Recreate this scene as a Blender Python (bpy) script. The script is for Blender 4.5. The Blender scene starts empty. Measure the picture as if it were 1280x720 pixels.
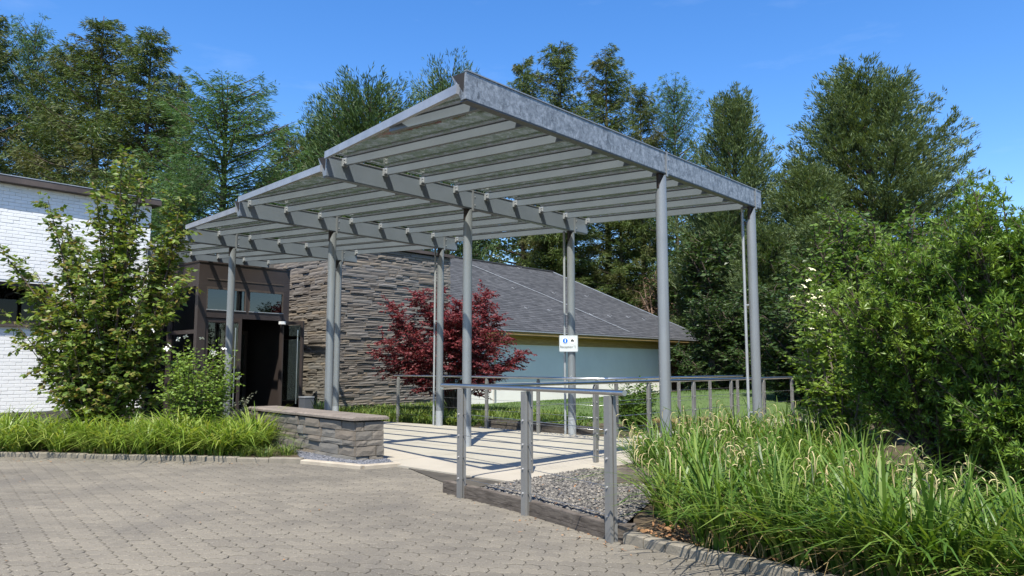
import bpy, math, random
import numpy as np
from mathutils import Vector, Matrix, noise as mnoise

random.seed(7)
RG = np.random.default_rng(7)
SC = bpy.context.scene
COL = SC.collection
PI = math.pi
R = math.radians

# ------------------------------------------------------------------ camera
FPX, EYE = 930.0, 1.36
PIT = math.atan(98 / 930)
cam_d = bpy.data.cameras.new('camera')
cam = bpy.data.objects.new('camera', cam_d)
COL.objects.link(cam)
cam_d.sensor_width = 36
cam_d.lens = 36 * FPX / 1280
cam_d.clip_start = 0.05
cam_d.clip_end = 3000
cam.location = (0, 0, EYE)
cam.rotation_euler = (PI / 2 + PIT, 0, 0)
SC.camera = cam
SC.render.resolution_x, SC.render.resolution_y = 1024, 576

# ------------------------------------------------------------------ sky, sun, exposure
SUN_EL, SUN_AZ = 59.0, 5.0            # light travels towards +Y, a little towards +X
w = bpy.data.worlds.new('World')
SC.world = w
w.use_nodes = True
wn = w.node_tree
sky = wn.nodes.new('ShaderNodeTexSky')
sky.sky_type = 'NISHITA'
sky.sun_disc = False
sky.sun_elevation = R(SUN_EL)
sky.sun_rotation = R(180 + SUN_AZ)
sky.altitude = 0
sky.air_density = 1.0
sky.dust_density = 0.5
sky.ozone_density = 3.0
bg = wn.nodes['Background']
bg.inputs[1].default_value = 0.132
hs_ = wn.nodes.new('ShaderNodeHueSaturation')
hs_.inputs['Saturation'].default_value = 1.3
hs_.inputs['Hue'].default_value = 0.507
wn.links.new(sky.outputs[0], hs_.inputs['Color'])
tc_ = wn.nodes.new('ShaderNodeTexCoord')
mp_ = wn.nodes.new('ShaderNodeMapping'); mp_.inputs['Scale'].default_value = (2.2, 2.2, 9.0); mp_.inputs['Rotation'].default_value = (0.0, R(14), 0.0)
cn_ = wn.nodes.new('ShaderNodeTexNoise'); cn_.inputs['Scale'].default_value = 1.6; cn_.inputs['Detail'].default_value = 7; cn_.inputs['Roughness'].default_value = 0.6
cr_ = wn.nodes.new('ShaderNodeValToRGB'); cr_.color_ramp.elements[0].position = 0.56; cr_.color_ramp.elements[1].position = 0.9; cr_.color_ramp.elements[1].color = (0.1, 0.1, 0.1, 1)
cm_ = wn.nodes.new('ShaderNodeMix'); cm_.data_type = 'RGBA'; cm_.inputs[7].default_value = (7.0, 7.4, 8.0, 1)
wn.links.new(tc_.outputs['Generated'], mp_.inputs[0]); wn.links.new(mp_.outputs[0], cn_.inputs['Vector']); wn.links.new(cn_.outputs[0], cr_.inputs[0])
wn.links.new(cr_.outputs[0], cm_.inputs[0]); wn.links.new(hs_.outputs[0], cm_.inputs[6]); wn.links.new(cm_.outputs[2], bg.inputs[0])
sd = bpy.data.lights.new('sun', 'SUN')
sd.energy = 5.0
sd.angle = R(0.5)
sd.color = (1.0, 0.95, 0.86)
sun = bpy.data.objects.new('sun', sd)
COL.objects.link(sun)
sv = Vector((math.sin(R(SUN_AZ)) * math.cos(R(SUN_EL)), math.cos(R(SUN_AZ)) * math.cos(R(SUN_EL)), -math.sin(R(SUN_EL))))
sun.rotation_euler = sv.to_track_quat('-Z', 'Y').to_euler()
sun.location = (-3, -10, 20)
SC.view_settings.view_transform = 'Standard'
SC.view_settings.look = 'None'
SC.view_settings.exposure = 0.92
SC.view_settings.gamma = 1.0

# ------------------------------------------------------------------ picture <-> place helpers
def ray(x, y):
    X = (x - 640) / FPX
    Y = -(y - 360) / FPX
    c, s = math.cos(PIT), math.sin(PIT)
    return np.array([X, c - Y * s, s + Y * c])
CAMP = np.array([0, 0, EYE])
def at_z(x, y, z=0.0):
    r = ray(x, y)
    return CAMP + r * (z - EYE) / r[2]
def at_d(x, y, Y):
    r = ray(x, y)
    return CAMP + r * Y / r[1]
HD = R(41.93)                          # heading of the canopy's cross beams and the building fronts
BV = np.array([math.sin(HD), math.cos(HD), 0])
NV = np.array([-BV[1], BV[0], 0])
UP = np.array([0, 0, 1.0])
def nb(n, b, z=0.0):
    return NV * n + BV * b + UP * z
def on_n(x, y, n):
    r = ray(x, y)
    P = CAMP + r * n / (r @ NV)
    return float(P @ BV), float(P[2])

# ------------------------------------------------------------------ materials
MATS = {}
def _nodes(name):
    m = bpy.data.materials.new(name)
    m.use_nodes = True
    nt = m.node_tree
    p = nt.nodes['Principled BSDF']
    return m, nt, p
def _rand(nt):
    """one random value for each object and each loose piece"""
    g = nt.nodes.new('ShaderNodeNewGeometry')
    o = nt.nodes.new('ShaderNodeObjectInfo')
    a = nt.nodes.new('ShaderNodeMath'); a.operation = 'ADD'
    nt.links.new(g.outputs['Random Per Island'], a.inputs[0])
    nt.links.new(o.outputs['Random'], a.inputs[1])
    f = nt.nodes.new('ShaderNodeMath'); f.operation = 'FRACT'
    nt.links.new(a.outputs[0], f.inputs[0])
    return f.outputs[0]
def _noise(nt, scale, detail=4, rough=0.6, stretch=None):
    g = nt.nodes.new('ShaderNodeNewGeometry')
    src = g.outputs['Position']
    if stretch:
        mp = nt.nodes.new('ShaderNodeMapping')
        mp.inputs['Scale'].default_value = stretch
        nt.links.new(src, mp.inputs[0]); src = mp.outputs[0]
    n = nt.nodes.new('ShaderNodeTexNoise')
    n.inputs['Scale'].default_value = scale
    n.inputs['Detail'].default_value = detail
    n.inputs['Roughness'].default_value = rough
    nt.links.new(src, n.inputs['Vector'])
    return n.outputs[0]
def _ramp(nt, fac, stops):
    r = nt.nodes.new('ShaderNodeValToRGB')
    els = r.color_ramp.elements
    while len(els) < len(stops):
        els.new(0.5)
    for e, (p, c) in zip(els, stops):
        e.position = p
        e.color = (*c, 1)
    nt.links.new(fac, r.inputs[0])
    return r.outputs[0]
def _mix(nt, fac, a, b, mode='MIX'):
    m = nt.nodes.new('ShaderNodeMix'); m.data_type = 'RGBA'; m.blend_type = mode
    if isinstance(fac, (int, float)): m.inputs[0].default_value = fac
    else: nt.links.new(fac, m.inputs[0])
    for i, v in ((6, a), (7, b)):
        if isinstance(v, tuple): m.inputs[i].default_value = (*v, 1)
        else: nt.links.new(v, m.inputs[i])
    return m.outputs[2]
def _bump(nt, p, h, strength, dist):
    b = nt.nodes.new('ShaderNodeBump')
    b.inputs['Strength'].default_value = strength
    b.inputs['Distance'].default_value = dist
    nt.links.new(h, b.inputs['Height'])
    nt.links.new(b.outputs[0], p.inputs['Normal'])
def mat(name, stops, scale=4, rough=0.7, metal=0.0, spec=0.4, bump=0, bscale=60, bdist=0.01, island=None, fine=None, stretch=None, iamt=0.6):
    """colour from world noise; island = extra colours picked for each piece; fine = (scale, dark colour, amount) speckle"""
    m, nt, p = _nodes(name)
    n = _noise(nt, scale, 5, 0.6, stretch)
    col = _ramp(nt, n, [(0.3 + 0.4 * i / max(1, len(stops) - 1), c) for i, c in enumerate(stops)])
    if island:
        rc = _ramp(nt, _rand(nt), [(i / max(1, len(island) - 1), c) for i, c in enumerate(island)])
        col = _mix(nt, iamt, col, rc)
    if fine:
        fn = _noise(nt, fine[0], 2, 0.7)
        fr = _ramp(nt, fn, [(0.45, (0, 0, 0)), (0.62, (fine[2],) * 3)])
        col = _mix(nt, fr, col, fine[1])
    nt.links.new(col, p.inputs['Base Color'])
    p.inputs['Roughness'].default_value = rough
    p.inputs['Metallic'].default_value = metal
    p.inputs['Specular IOR Level'].default_value = spec
    if bump:
        _bump(nt, p, _noise(nt, bscale, 4, 0.65, stretch), bump, bdist)
    MATS[name] = m
    return m
def leaf(name, stops, trans=0.35, rough=0.5, tint=(1.2, 1.15, 0.5), patch=None):
    m, nt, p = _nodes(name)
    col = _ramp(nt, _rand(nt), [(i / max(1, len(stops) - 1), c) for i, c in enumerate(stops)])
    if patch:
        n = _noise(nt, patch[0], 3, 0.6)
        f = _ramp(nt, n, [(0.5, (0, 0, 0)), (0.66, (1, 1, 1))])
        col = _mix(nt, f, col, patch[1])
    nt.links.new(col, p.inputs['Base Color'])
    p.inputs['Roughness'].default_value = rough
    p.inputs['Specular IOR Level'].default_value = 0.3
    t = nt.nodes.new('ShaderNodeBsdfTranslucent')
    nt.links.new(_mix(nt, 1.0, col, tint, 'MULTIPLY'), t.inputs[0])
    s = nt.nodes.new('ShaderNodeMixShader')
    s.inputs[0].default_value = trans
    nt.links.new(p.outputs[0], s.inputs[1]); nt.links.new(t.outputs[0], s.inputs[2])
    nt.links.new(s.outputs[0], nt.nodes['Material Output'].inputs[0])
    MATS[name] = m
    return m

mat('earth', [(0.045, 0.032, 0.02), (0.075, 0.055, 0.032), (0.05, 0.055, 0.022)], 1.5, 0.95, bump=0.8, bscale=30, bdist=0.03)
mat('joint_sand', [(0.035, 0.031, 0.024), (0.075, 0.065, 0.05)], 3, 0.95)
def paver_mat():
    m, nt, p = _nodes('paver')
    big = _noise(nt, 0.45, 5, 0.62)
    col = _ramp(nt, big, [(0.38, (0.092, 0.084, 0.069)), (0.5, (0.158, 0.142, 0.112)), (0.62, (0.218, 0.194, 0.149))])
    rc = _ramp(nt, _rand(nt), [(0, (0.118, 0.105, 0.084)), (0.5, (0.17, 0.152, 0.12)), (1, (0.232, 0.205, 0.157))])
    col = _mix(nt, 0.38, col, rc)
    st_ = _ramp(nt, _noise(nt, 1.4, 6, 0.7, (1, 0.35, 1)), [(0.52, (0, 0, 0)), (0.66, (0.55,) * 3)])
    col = _mix(nt, st_, col, (0.1, 0.092, 0.08))
    f = _ramp(nt, _noise(nt, 130, 2, 0.7), [(0.42, (0, 0, 0)), (0.6, (0.7,) * 3)])
    col = _mix(nt, f, col, (0.105, 0.094, 0.08))
    f2 = _ramp(nt, _noise(nt, 75, 2, 0.7), [(0.62, (0, 0, 0)), (0.72, (0.6,) * 3)])
    col = _mix(nt, f2, col, (0.42, 0.39, 0.33))
    nt.links.new(col, p.inputs['Base Color'])
    p.inputs['Roughness'].default_value = 0.9
    p.inputs['Specular IOR Level'].default_value = 0.2
    _bump(nt, p, _noise(nt, 160, 3, 0.7), 0.5, 0.004)
    MATS['paver'] = m
paver_mat()
mat('concrete', [(0.25, 0.225, 0.18), (0.32, 0.29, 0.235), (0.37, 0.335, 0.272)], 1.1, 0.85, spec=0.25, bump=0.25, bscale=120, bdist=0.004, fine=(60, (0.33, 0.3, 0.24), 0.35), island=[(0.31, 0.28, 0.225), (0.39, 0.352, 0.288)], iamt=0.35)
mat('kerb', [(0.14, 0.125, 0.1), (0.235, 0.207, 0.163)], 5, 0.9, spec=0.2, bump=0.5, bscale=60, bdist=0.01, fine=(40, (0.14, 0.13, 0.1), 0.5))
mat('kerb_pale', [(0.29, 0.25, 0.195), (0.37, 0.325, 0.255)], 5, 0.9, spec=0.2, bump=0.4, bscale=60, bdist=0.008)
mat('timber', [(0.05, 0.041, 0.033), (0.095, 0.08, 0.066), (0.14, 0.12, 0.1)], 3, 0.85, spec=0.2, bump=0.7, bscale=14, bdist=0.01, stretch=(2.5, 2.5, 18))
mat('gravel', [(0.07, 0.068, 0.065), (0.14, 0.135, 0.128)], 6, 0.9, spec=0.2, island=[(0.04, 0.037, 0.033), (0.09, 0.084, 0.075), (0.14, 0.13, 0.113), (0.27, 0.24, 0.195)], iamt=0.8)
mat('gravel_dark', [(0.05, 0.055, 0.065), (0.12, 0.125, 0.14)], 6, 0.9, spec=0.2, island=[(0.05, 0.055, 0.065), (0.11, 0.115, 0.13), (0.2, 0.2, 0.21)], iamt=0.8)
mat('dead_leaf', [(0.16, 0.07, 0.03), (0.3, 0.16, 0.07)], 5, 0.9, island=[(0.12, 0.05, 0.02), (0.4, 0.24, 0.12)])
STONES = [(0.085, 0.074, 0.064), (0.16, 0.145, 0.125), (0.19, 0.178, 0.163), (0.13, 0.112, 0.095), (0.23, 0.188, 0.14), (0.165, 0.155, 0.145), (0.205, 0.178, 0.148), (0.115, 0.102, 0.092)]
mat('wall_stone', [(0.12, 0.103, 0.087), (0.2, 0.176, 0.148)], 3, 0.9, spec=0.25, bump=0.5, bscale=30, bdist=0.008, island=STONES, iamt=0.75)
LOWST = [(0.11, 0.094, 0.078), (0.16, 0.14, 0.115), (0.155, 0.155, 0.142), (0.175, 0.145, 0.112), (0.145, 0.13, 0.108), (0.125, 0.115, 0.1)]
mat('low_stone', [(0.1, 0.088, 0.073), (0.2, 0.178, 0.148)], 5, 0.9, spec=0.25, bump=0.6, bscale=26, bdist=0.012, island=LOWST, iamt=0.7)
mat('cap_stone', [(0.12, 0.1, 0.083), (0.215, 0.182, 0.15)], 4, 0.85, bump=0.6, bscale=40, bdist=0.012, fine=(30, (0.1, 0.085, 0.07), 0.5))
mat('mortar', [(0.06, 0.052, 0.045), (0.1, 0.09, 0.075)], 5, 0.95)
mat('white_brick', [(0.66, 0.66, 0.64), (0.73, 0.73, 0.71)], 1.5, 0.6, spec=0.3, bump=0.3, bscale=40, bdist=0.006, island=[(0.66, 0.66, 0.64), (0.74, 0.74, 0.72)], iamt=0.4)
mat('white_mortar', [(0.6, 0.6, 0.58), (0.68, 0.68, 0.66)], 3, 0.8)
mat('white_render', [(0.68, 0.66, 0.6), (0.75, 0.73, 0.67)], 0.8, 0.7, spec=0.3, bump=0.1, bscale=80, bdist=0.003)
mat('brown_fascia', [(0.05, 0.038, 0.032), (0.085, 0.066, 0.056)], 2, 0.6)
mat('brown_metal', [(0.032, 0.024, 0.022), (0.042, 0.032, 0.029)], 1.5, 0.45, spec=0.4)
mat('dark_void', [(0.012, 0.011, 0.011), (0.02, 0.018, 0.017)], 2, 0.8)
mat('shingle', [(0.035, 0.037, 0.04), (0.06, 0.062, 0.066)], 2, 0.8, spec=0.35, bump=0.5, bscale=30, bdist=0.008, island=[(0.032, 0.034, 0.037), (0.055, 0.057, 0.061), (0.078, 0.08, 0.084)], iamt=0.6)
mat('eave_wood', [(0.3, 0.19, 0.075), (0.44, 0.3, 0.13)], 2, 0.6, stretch=(1, 1, 8))
mat('zinc', [(0.3, 0.31, 0.32), (0.42, 0.43, 0.44)], 3, 0.45, metal=0.5)
mat('paint_grey', [(0.125, 0.147, 0.168), (0.152, 0.175, 0.197)], 1.5, 0.42, spec=0.4)
mat('post_grey', [(0.185, 0.197, 0.203), (0.225, 0.237, 0.243)], 1.2, 0.38, metal=0.25, spec=0.5)
mat('sleeve_grey', [(0.3, 0.315, 0.325), (0.36, 0.375, 0.385)], 3, 0.4, metal=0.25, spec=0.5)
mat('rail_post', [(0.16, 0.158, 0.15), (0.22, 0.215, 0.2)], 2, 0.5, metal=0.2)
mat('steel', [(0.5, 0.5, 0.5), (0.6, 0.6, 0.6)], 3, 0.28, metal=1.0)
mat('bolt', [(0.6, 0.6, 0.6), (0.7, 0.7, 0.7)], 9, 0.35, metal=0.7)
mat('bark', [(0.05, 0.037, 0.027), (0.1, 0.077, 0.058)], 4, 0.95, bump=0.9, bscale=18, bdist=0.03, stretch=(1, 1, 0.2))
mat('bark_pale', [(0.12, 0.1, 0.08), (0.2, 0.17, 0.14)], 6, 0.95, bump=0.6, bscale=25, bdist=0.01)
mat('dead_wood', [(0.13, 0.085, 0.06), (0.22, 0.155, 0.11)], 4, 0.95)
mat('lawn', [(0.055, 0.1, 0.025), (0.085, 0.14, 0.035)], 0.8, 0.95, bump=0.9, bscale=70, bdist=0.03, fine=(25, (0.13, 0.14, 0.05), 0.4))
mat('sand_path', [(0.5, 0.42, 0.3), (0.58, 0.5, 0.38)], 3, 0.9)
mat('sign_grey', [(0.5, 0.53, 0.53), (0.54, 0.57, 0.57)], 3, 0.4)
mat('sign_white', [(0.8, 0.8, 0.8), (0.82, 0.82, 0.82)], 3, 0.4)
mat('sign_blue', [(0.01, 0.13, 0.5), (0.012, 0.15, 0.54)], 3, 0.4)
mat('sign_ink', [(0.06, 0.065, 0.06), (0.08, 0.085, 0.08)], 3, 0.5)
mat('bin_grey', [(0.06, 0.065, 0.075), (0.085, 0.09, 0.1)], 3, 0.45)
mat('black_pot', [(0.015, 0.015, 0.016), (0.025, 0.025, 0.027)], 3, 0.5)
mat('catkin', [(0.3, 0.24, 0.11), (0.45, 0.38, 0.18)], 8, 0.9, island=[(0.28, 0.2, 0.09), (0.52, 0.46, 0.24), (0.36, 0.36, 0.14)])
mat('white_petal', [(0.75, 0.74, 0.68), (0.82, 0.8, 0.74)], 8, 0.7)
mat('cream_petal', [(0.66, 0.62, 0.36), (0.75, 0.72, 0.48)], 8, 0.7)
mat('white_lamp', [(0.7, 0.7, 0.7), (0.78, 0.78, 0.78)], 3, 0.4)

def galvanised():
    m, nt, p = _nodes('galvanised')
    g = nt.nodes.new('ShaderNodeNewGeometry')
    v = nt.nodes.new('ShaderNodeTexVoronoi'); v.inputs['Scale'].default_value = 34
    nz = _noise(nt, 13, 6, 0.7)
    mv = nt.nodes.new('ShaderNodeVectorMath'); mv.operation = 'ADD'
    nt.links.new(g.outputs['Position'], mv.inputs[0])
    cn = nt.nodes.new('ShaderNodeTexNoise'); cn.inputs['Scale'].default_value = 9; cn.inputs['Detail'].default_value = 4
    nt.links.new(g.outputs['Position'], cn.inputs['Vector'])
    sc = nt.nodes.new('ShaderNodeVectorMath'); sc.operation = 'SCALE'; sc.inputs['Scale'].default_value = 0.16
    nt.links.new(cn.outputs['Color'], sc.inputs[0]); nt.links.new(sc.outputs[0], mv.inputs[1])
    nt.links.new(mv.outputs[0], v.inputs['Vector'])
    sep = nt.nodes.new('ShaderNodeSeparateColor'); nt.links.new(v.outputs['Color'], sep.inputs[0])
    c1 = _ramp(nt, sep.outputs[0], [(0, (0.1, 0.112, 0.122)), (0.55, (0.19, 0.208, 0.222)), (1, (0.33, 0.35, 0.365))])
    c2 = _ramp(nt, nz, [(0.36, (0.1, 0.112, 0.122)), (0.5, (0.21, 0.228, 0.242)), (0.64, (0.36, 0.38, 0.395))])
    c = _mix(nt, 0.6, c1, c2)
    drip = _noise(nt, 7, 4, 0.75, (2.2, 2.2, 0.7))
    dr = _ramp(nt, drip, [(0.58, (0, 0, 0)), (0.66, (0.8, 0.8, 0.8))])
    c = _mix(nt, dr, c, (0.06, 0.066, 0.072))
    nt.links.new(c, p.inputs['Base Color'])
    p.inputs['Metallic'].default_value = 0.35
    p.inputs['Roughness'].default_value = 0.5
    MATS['galvanised'] = m
galvanised()

def glass(name, tint, dirt, dirt_amt, glossy_ior=1.5, rough=0.03, dark=None):
    m, nt, p = _nodes(name)
    nt.nodes.remove(p)
    t = nt.nodes.new('ShaderNodeBsdfTransparent'); t.inputs[0].default_value = (*tint, 1)
    g = nt.nodes.new('ShaderNodeBsdfGlossy'); g.inputs['Roughness'].default_value = rough
    fr = nt.nodes.new('ShaderNodeFresnel'); fr.inputs[0].default_value = glossy_ior
    if rough > 0.02:
        b = nt.nodes.new('ShaderNodeBump'); b.inputs['Strength'].default_value = 0.12; b.inputs['Distance'].default_value = 0.02
        nt.links.new(_noise(nt, 9, 2), b.inputs['Height']); nt.links.new(b.outputs[0], g.inputs['Normal'])
    s = nt.nodes.new('ShaderNodeMixShader')
    nt.links.new(fr.outputs[0], s.inputs[0]); nt.links.new(t.outputs[0], s.inputs[1]); nt.links.new(g.outputs[0], s.inputs[2])
    out = s.outputs[0]
    if dirt_amt:
        d = nt.nodes.new('ShaderNodeBsdfDiffuse'); tl = nt.nodes.new('ShaderNodeBsdfTranslucent')
        dc = _ramp(nt, _noise(nt, 14, 4, 0.7), [(0.35, tuple(v * 0.6 for v in dirt)), (0.65, dirt)])
        nt.links.new(dc, d.inputs[0]); nt.links.new(dc, tl.inputs[0])
        dm = nt.nodes.new('ShaderNodeMixShader'); dm.inputs[0].default_value = 0.4
        nt.links.new(d.outputs[0], dm.inputs[1]); nt.links.new(tl.outputs[0], dm.inputs[2])
        f0 = _ramp(nt, _noise(nt, 7, 6, 0.8), [(0.42, (dirt_amt * 0.3,) * 3), (0.54, (min(1, dirt_amt * 1.75),) * 3)])
        lw0 = nt.nodes.new('ShaderNodeLayerWeight'); lw0.inputs[0].default_value = 0.5   # a thin film of dirt covers more when seen edge-on
        f = _mix(nt, 1.0, f0, _ramp(nt, lw0.outputs['Facing'], [(0.28, (0.03,) * 3), (0.8, (1, 1, 1))]), 'MULTIPLY')
        s2 = nt.nodes.new('ShaderNodeMixShader')
        nt.links.new(f, s2.inputs[0]); nt.links.new(out, s2.inputs[1]); nt.links.new(dm.outputs[0], s2.inputs[2])
        out = s2.outputs[0]
    nt.links.new(out, nt.nodes['Material Output'].inputs[0])
    MATS[name] = m
glass('roof_glass', (0.94, 0.965, 0.94), (0.05, 0.068, 0.04), 0.46, 1.34, 0.05)
glass('dark_glass', (0.1, 0.11, 0.11), None, 0, 1.35, 0.01)
glass('window_glass', (0.25, 0.28, 0.27), None, 0, 1.9, 0.01)
glass('door_glass', (0.62, 0.68, 0.64), None, 0, 1.5, 0.01)

leaf('needle_spruce', [(0.033, 0.064, 0.015), (0.061, 0.101, 0.022), (0.094, 0.141, 0.031), (0.094, 0.101, 0.031)], 0.25, patch=(0.45, (0.088, 0.09, 0.03)))
leaf('needle_dark', [(0.038, 0.075, 0.025), (0.063, 0.111, 0.035), (0.094, 0.144, 0.045)], 0.22)
leaf('needle_larch', [(0.042, 0.094, 0.031), (0.067, 0.133, 0.041), (0.103, 0.175, 0.051)], 0.3)
leaf('needle_pine', [(0.057, 0.093, 0.031), (0.090, 0.131, 0.044), (0.129, 0.170, 0.060), (0.087, 0.129, 0.062)], 0.25)
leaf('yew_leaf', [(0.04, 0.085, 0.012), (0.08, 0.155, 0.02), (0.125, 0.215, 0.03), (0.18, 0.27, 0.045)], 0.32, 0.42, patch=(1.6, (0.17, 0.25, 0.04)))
leaf('green_leaf', [(0.05, 0.1, 0.016), (0.085, 0.155, 0.024), (0.125, 0.2, 0.034)], 0.38)
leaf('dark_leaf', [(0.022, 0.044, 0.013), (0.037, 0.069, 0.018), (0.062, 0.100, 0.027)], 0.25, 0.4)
leaf('bright_leaf', [(0.12, 0.2, 0.035), (0.17, 0.26, 0.045), (0.22, 0.31, 0.06)], 0.42)
leaf('hornbeam_leaf', [(0.064, 0.109, 0.020), (0.116, 0.181, 0.029), (0.174, 0.238, 0.044), (0.206, 0.154, 0.057)], 0.38, 0.42)
leaf('red_leaf', [(0.1, 0.018, 0.024), (0.165, 0.034, 0.04), (0.23, 0.06, 0.064)], 0.36, tint=(1.3, 0.6, 0.55))
leaf('sedge_leaf', [(0.04, 0.09, 0.012), (0.07, 0.14, 0.018), (0.11, 0.195, 0.027), (0.17, 0.235, 0.045), (0.085, 0.16, 0.022)], 0.36, 0.42)
leaf('lily_leaf', [(0.105, 0.179, 0.023), (0.158, 0.247, 0.036), (0.231, 0.315, 0.058), (0.315, 0.347, 0.095)], 0.42, 0.38)
leaf('straw_leaf', [(0.2, 0.14, 0.06), (0.3, 0.22, 0.1), (0.36, 0.28, 0.13)], 0.3, 0.8, tint=(1, 1, 0.8))
leaf('cover_leaf', [(0.07, 0.13, 0.025), (0.12, 0.18, 0.035), (0.2, 0.23, 0.055)], 0.35)
leaf('silver_leaf', [(0.2, 0.22, 0.15), (0.28, 0.3, 0.21)], 0.3, 0.8, tint=(1, 1, 0.8))
leaf('brown_leaf', [(0.12, 0.07, 0.045), (0.18, 0.11, 0.07)], 0.25, 0.9, tint=(1, 0.9, 0.7))
leaf('grass_blade', [(0.06, 0.12, 0.025), (0.09, 0.16, 0.035), (0.12, 0.18, 0.05)], 0.35)
leaf('copper_leaf', [(0.09, 0.045, 0.04), (0.14, 0.075, 0.06)], 0.3, 0.6, tint=(1, 0.8, 0.7))

# ------------------------------------------------------------------ object helpers
ORG = {}                                # world origin of every object that has children
def thing(name, loc, label, cat, group=None, kind=None):
    o = bpy.data.objects.new(name, None)
    COL.objects.link(o)
    o.empty_display_size = 0.3
    o.location = tuple(loc)
    ORG[o.name] = np.array(loc, float)
    tag(o, label, cat, group, kind)
    return o
def tag(o, label=None, cat=None, group=None, kind=None):
    if label: o['label'] = label
    if cat: o['category'] = cat
    if group: o['group'] = group
    if kind: o['kind'] = kind
    return o
def link(name, me, parent=None, base=None):
    o = bpy.data.objects.new(name, me)
    COL.objects.link(o)
    if parent is not None:
        o.parent = parent
        ORG[o.name] = ORG[parent.name]
    elif base is not None:
        o.location = tuple(base)
        ORG[o.name] = np.array(base, float)
    else:
        ORG[o.name] = np.zeros(3)
    return o
def origin(parent, base):
    if parent is not None: return ORG[parent.name]
    return np.array(base, float) if base is not None else np.zeros(3)
def np_mesh(name, V, F, m, smooth=False):
    me = bpy.data.meshes.new(name)
    V = np.ascontiguousarray(V, dtype=np.float32); F = np.ascontiguousarray(F, dtype=np.int32)
    k = F.shape[1]
    me.vertices.add(len(V)); me.vertices.foreach_set('co', V.ravel())
    me.loops.add(F.size); me.loops.foreach_set('vertex_index', F.ravel())
    me.polygons.add(len(F))
    me.polygons.foreach_set('loop_start', np.arange(0, F.size, k, dtype=np.int32))
    me.polygons.foreach_set('use_smooth', np.full(len(F), smooth))
    me.update(calc_edges=True)
    me.materials.append(MATS[m])
    return me
def np_obj(name, V, F, m, parent=None, base=None, smooth=False):
    return link(name, np_mesh(name, np.asarray(V) - origin(parent, base), F, m, smooth), parent, base)

class MB:
    def __init__(s): s.v = []; s.f = []; s.sm = []
    def add(s, vs, fs, smooth=False):
        k = len(s.v)
        s.v += [tuple(map(float, v)) for v in vs]
        s.f += [tuple(i + k for i in f) for f in fs]
        s.sm += [smooth] * len(fs)
        return s
    def hexa(s, a, b):
        """two quads a (bottom / start) and b (top / end), same winding"""
        return s.add(list(a) + list(b), [(3, 2, 1, 0), (4, 5, 6, 7), (0, 1, 5, 4), (1, 2, 6, 5), (2, 3, 7, 6), (3, 0, 4, 7)])
    def box(s, c, ax, ay, az):
        c = np.array(c, float); ax = np.array(ax) / 2; ay = np.array(ay) / 2; az = np.array(az) / 2
        q = [c - ax - ay, c + ax - ay, c + ax + ay, c - ax + ay]
        return s.hexa([p - az for p in q], [p + az for p in q])
    def nbox(s, n0, n1, b0, b1, z0, z1):
        """box in building axes"""
        q = [(n1, b0), (n0, b0), (n0, b1), (n1, b1)]
        return s.hexa([nb(n, b, z0) for n, b in q], [nb(n, b, z1) for n, b in q])
    def bar(s, p0, p1, wd, ht, up=UP):
        p0 = np.array(p0, float); p1 = np.array(p1, float)
        d = p1 - p0; d /= np.linalg.norm(d)
        sd_ = np.cross(d, up); sd_ /= np.linalg.norm(sd_)
        u = np.cross(sd_, d)
        q = [-sd_ * wd / 2 - u * ht / 2, sd_ * wd / 2 - u * ht / 2, sd_ * wd / 2 + u * ht / 2, -sd_ * wd / 2 + u * ht / 2]
        return s.hexa([p0 + k for k in q], [p1 + k for k in q])
    def tube(s, pts, rads, n=8, cap=True):
        pts = [np.array(p, float) for p in pts]
        rings = []
        for i, p in enumerate(pts):
            d = pts[min(i + 1, len(pts) - 1)] - pts[max(i - 1, 0)]
            d = d / (np.linalg.norm(d) + 1e-9)
            a = np.array([1.0, 0, 0]) if abs(d[2]) > 0.9 else UP
            e = np.cross(d, a); e /= np.linalg.norm(e); g = np.cross(d, e)
            rings.append([p + rads[i] * (math.cos(2 * PI * k / n) * e + math.sin(2 * PI * k / n) * g) for k in range(n)])
        fs = []
        for i in range(len(pts) - 1):
            for k in range(n):
                a = i * n + k; b = i * n + (k + 1) % n
                fs.append((b, a, a + n, b + n))
        s.add([v for r in rings for v in r], fs, True)
        if cap:
            s.add(rings[0], [tuple(range(n))]); s.add(rings[-1], [tuple(reversed(range(n)))])
        return s
    def mesh(s, name, m, org=(0, 0, 0)):
        me = bpy.data.meshes.new(name)
        o = np.array(org, float)
        me.from_pydata([tuple(np.array(v) - o) for v in s.v], [], s.f)
        me.polygons.foreach_set('use_smooth', s.sm)
        me.update()
        me.materials.append(MATS[m])
        return me
    def build(s, name, m, parent=None, base=None):
        return link(name, s.mesh(name, m, origin(parent, base)), parent, base)

def poly_sheet(name, pts, z, m, kind='structure', drop=0.0):
    mb = MB(); n = len(pts)
    mb.add([(x, y, z) for x, y in pts], [tuple(range(n))])
    if drop:
        mb.add([(x, y, z) for x, y in pts] + [(x, y, z - drop) for x, y in pts], [(i, i + n, (i + 1) % n + n, (i + 1) % n) for i in range(n)])
    return tag(mb.build(name, m), kind=kind)
def inside(P, poly):
    x, y = P[:, 0], P[:, 1]
    r = np.zeros(len(P), bool)
    n = len(poly)
    for i in range(n):
        x0, y0 = poly[i]; x1, y1 = poly[(i + 1) % n]
        c = ((y0 > y) != (y1 > y)) & (x < (x1 - x0) * (y - y0) / (y1 - y0 + 1e-12) + x0)
        r ^= c
    return r
def scatter(poly, n, rg):
    p = np.array(poly); lo, hi = p.min(0), p.max(0); out = []
    while sum(map(len, out)) < n:
        q = rg.uniform(lo, hi, (n * 2, 2)); out.append(q[inside(q, poly)])
    return np.concatenate(out)[:n]
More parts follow.
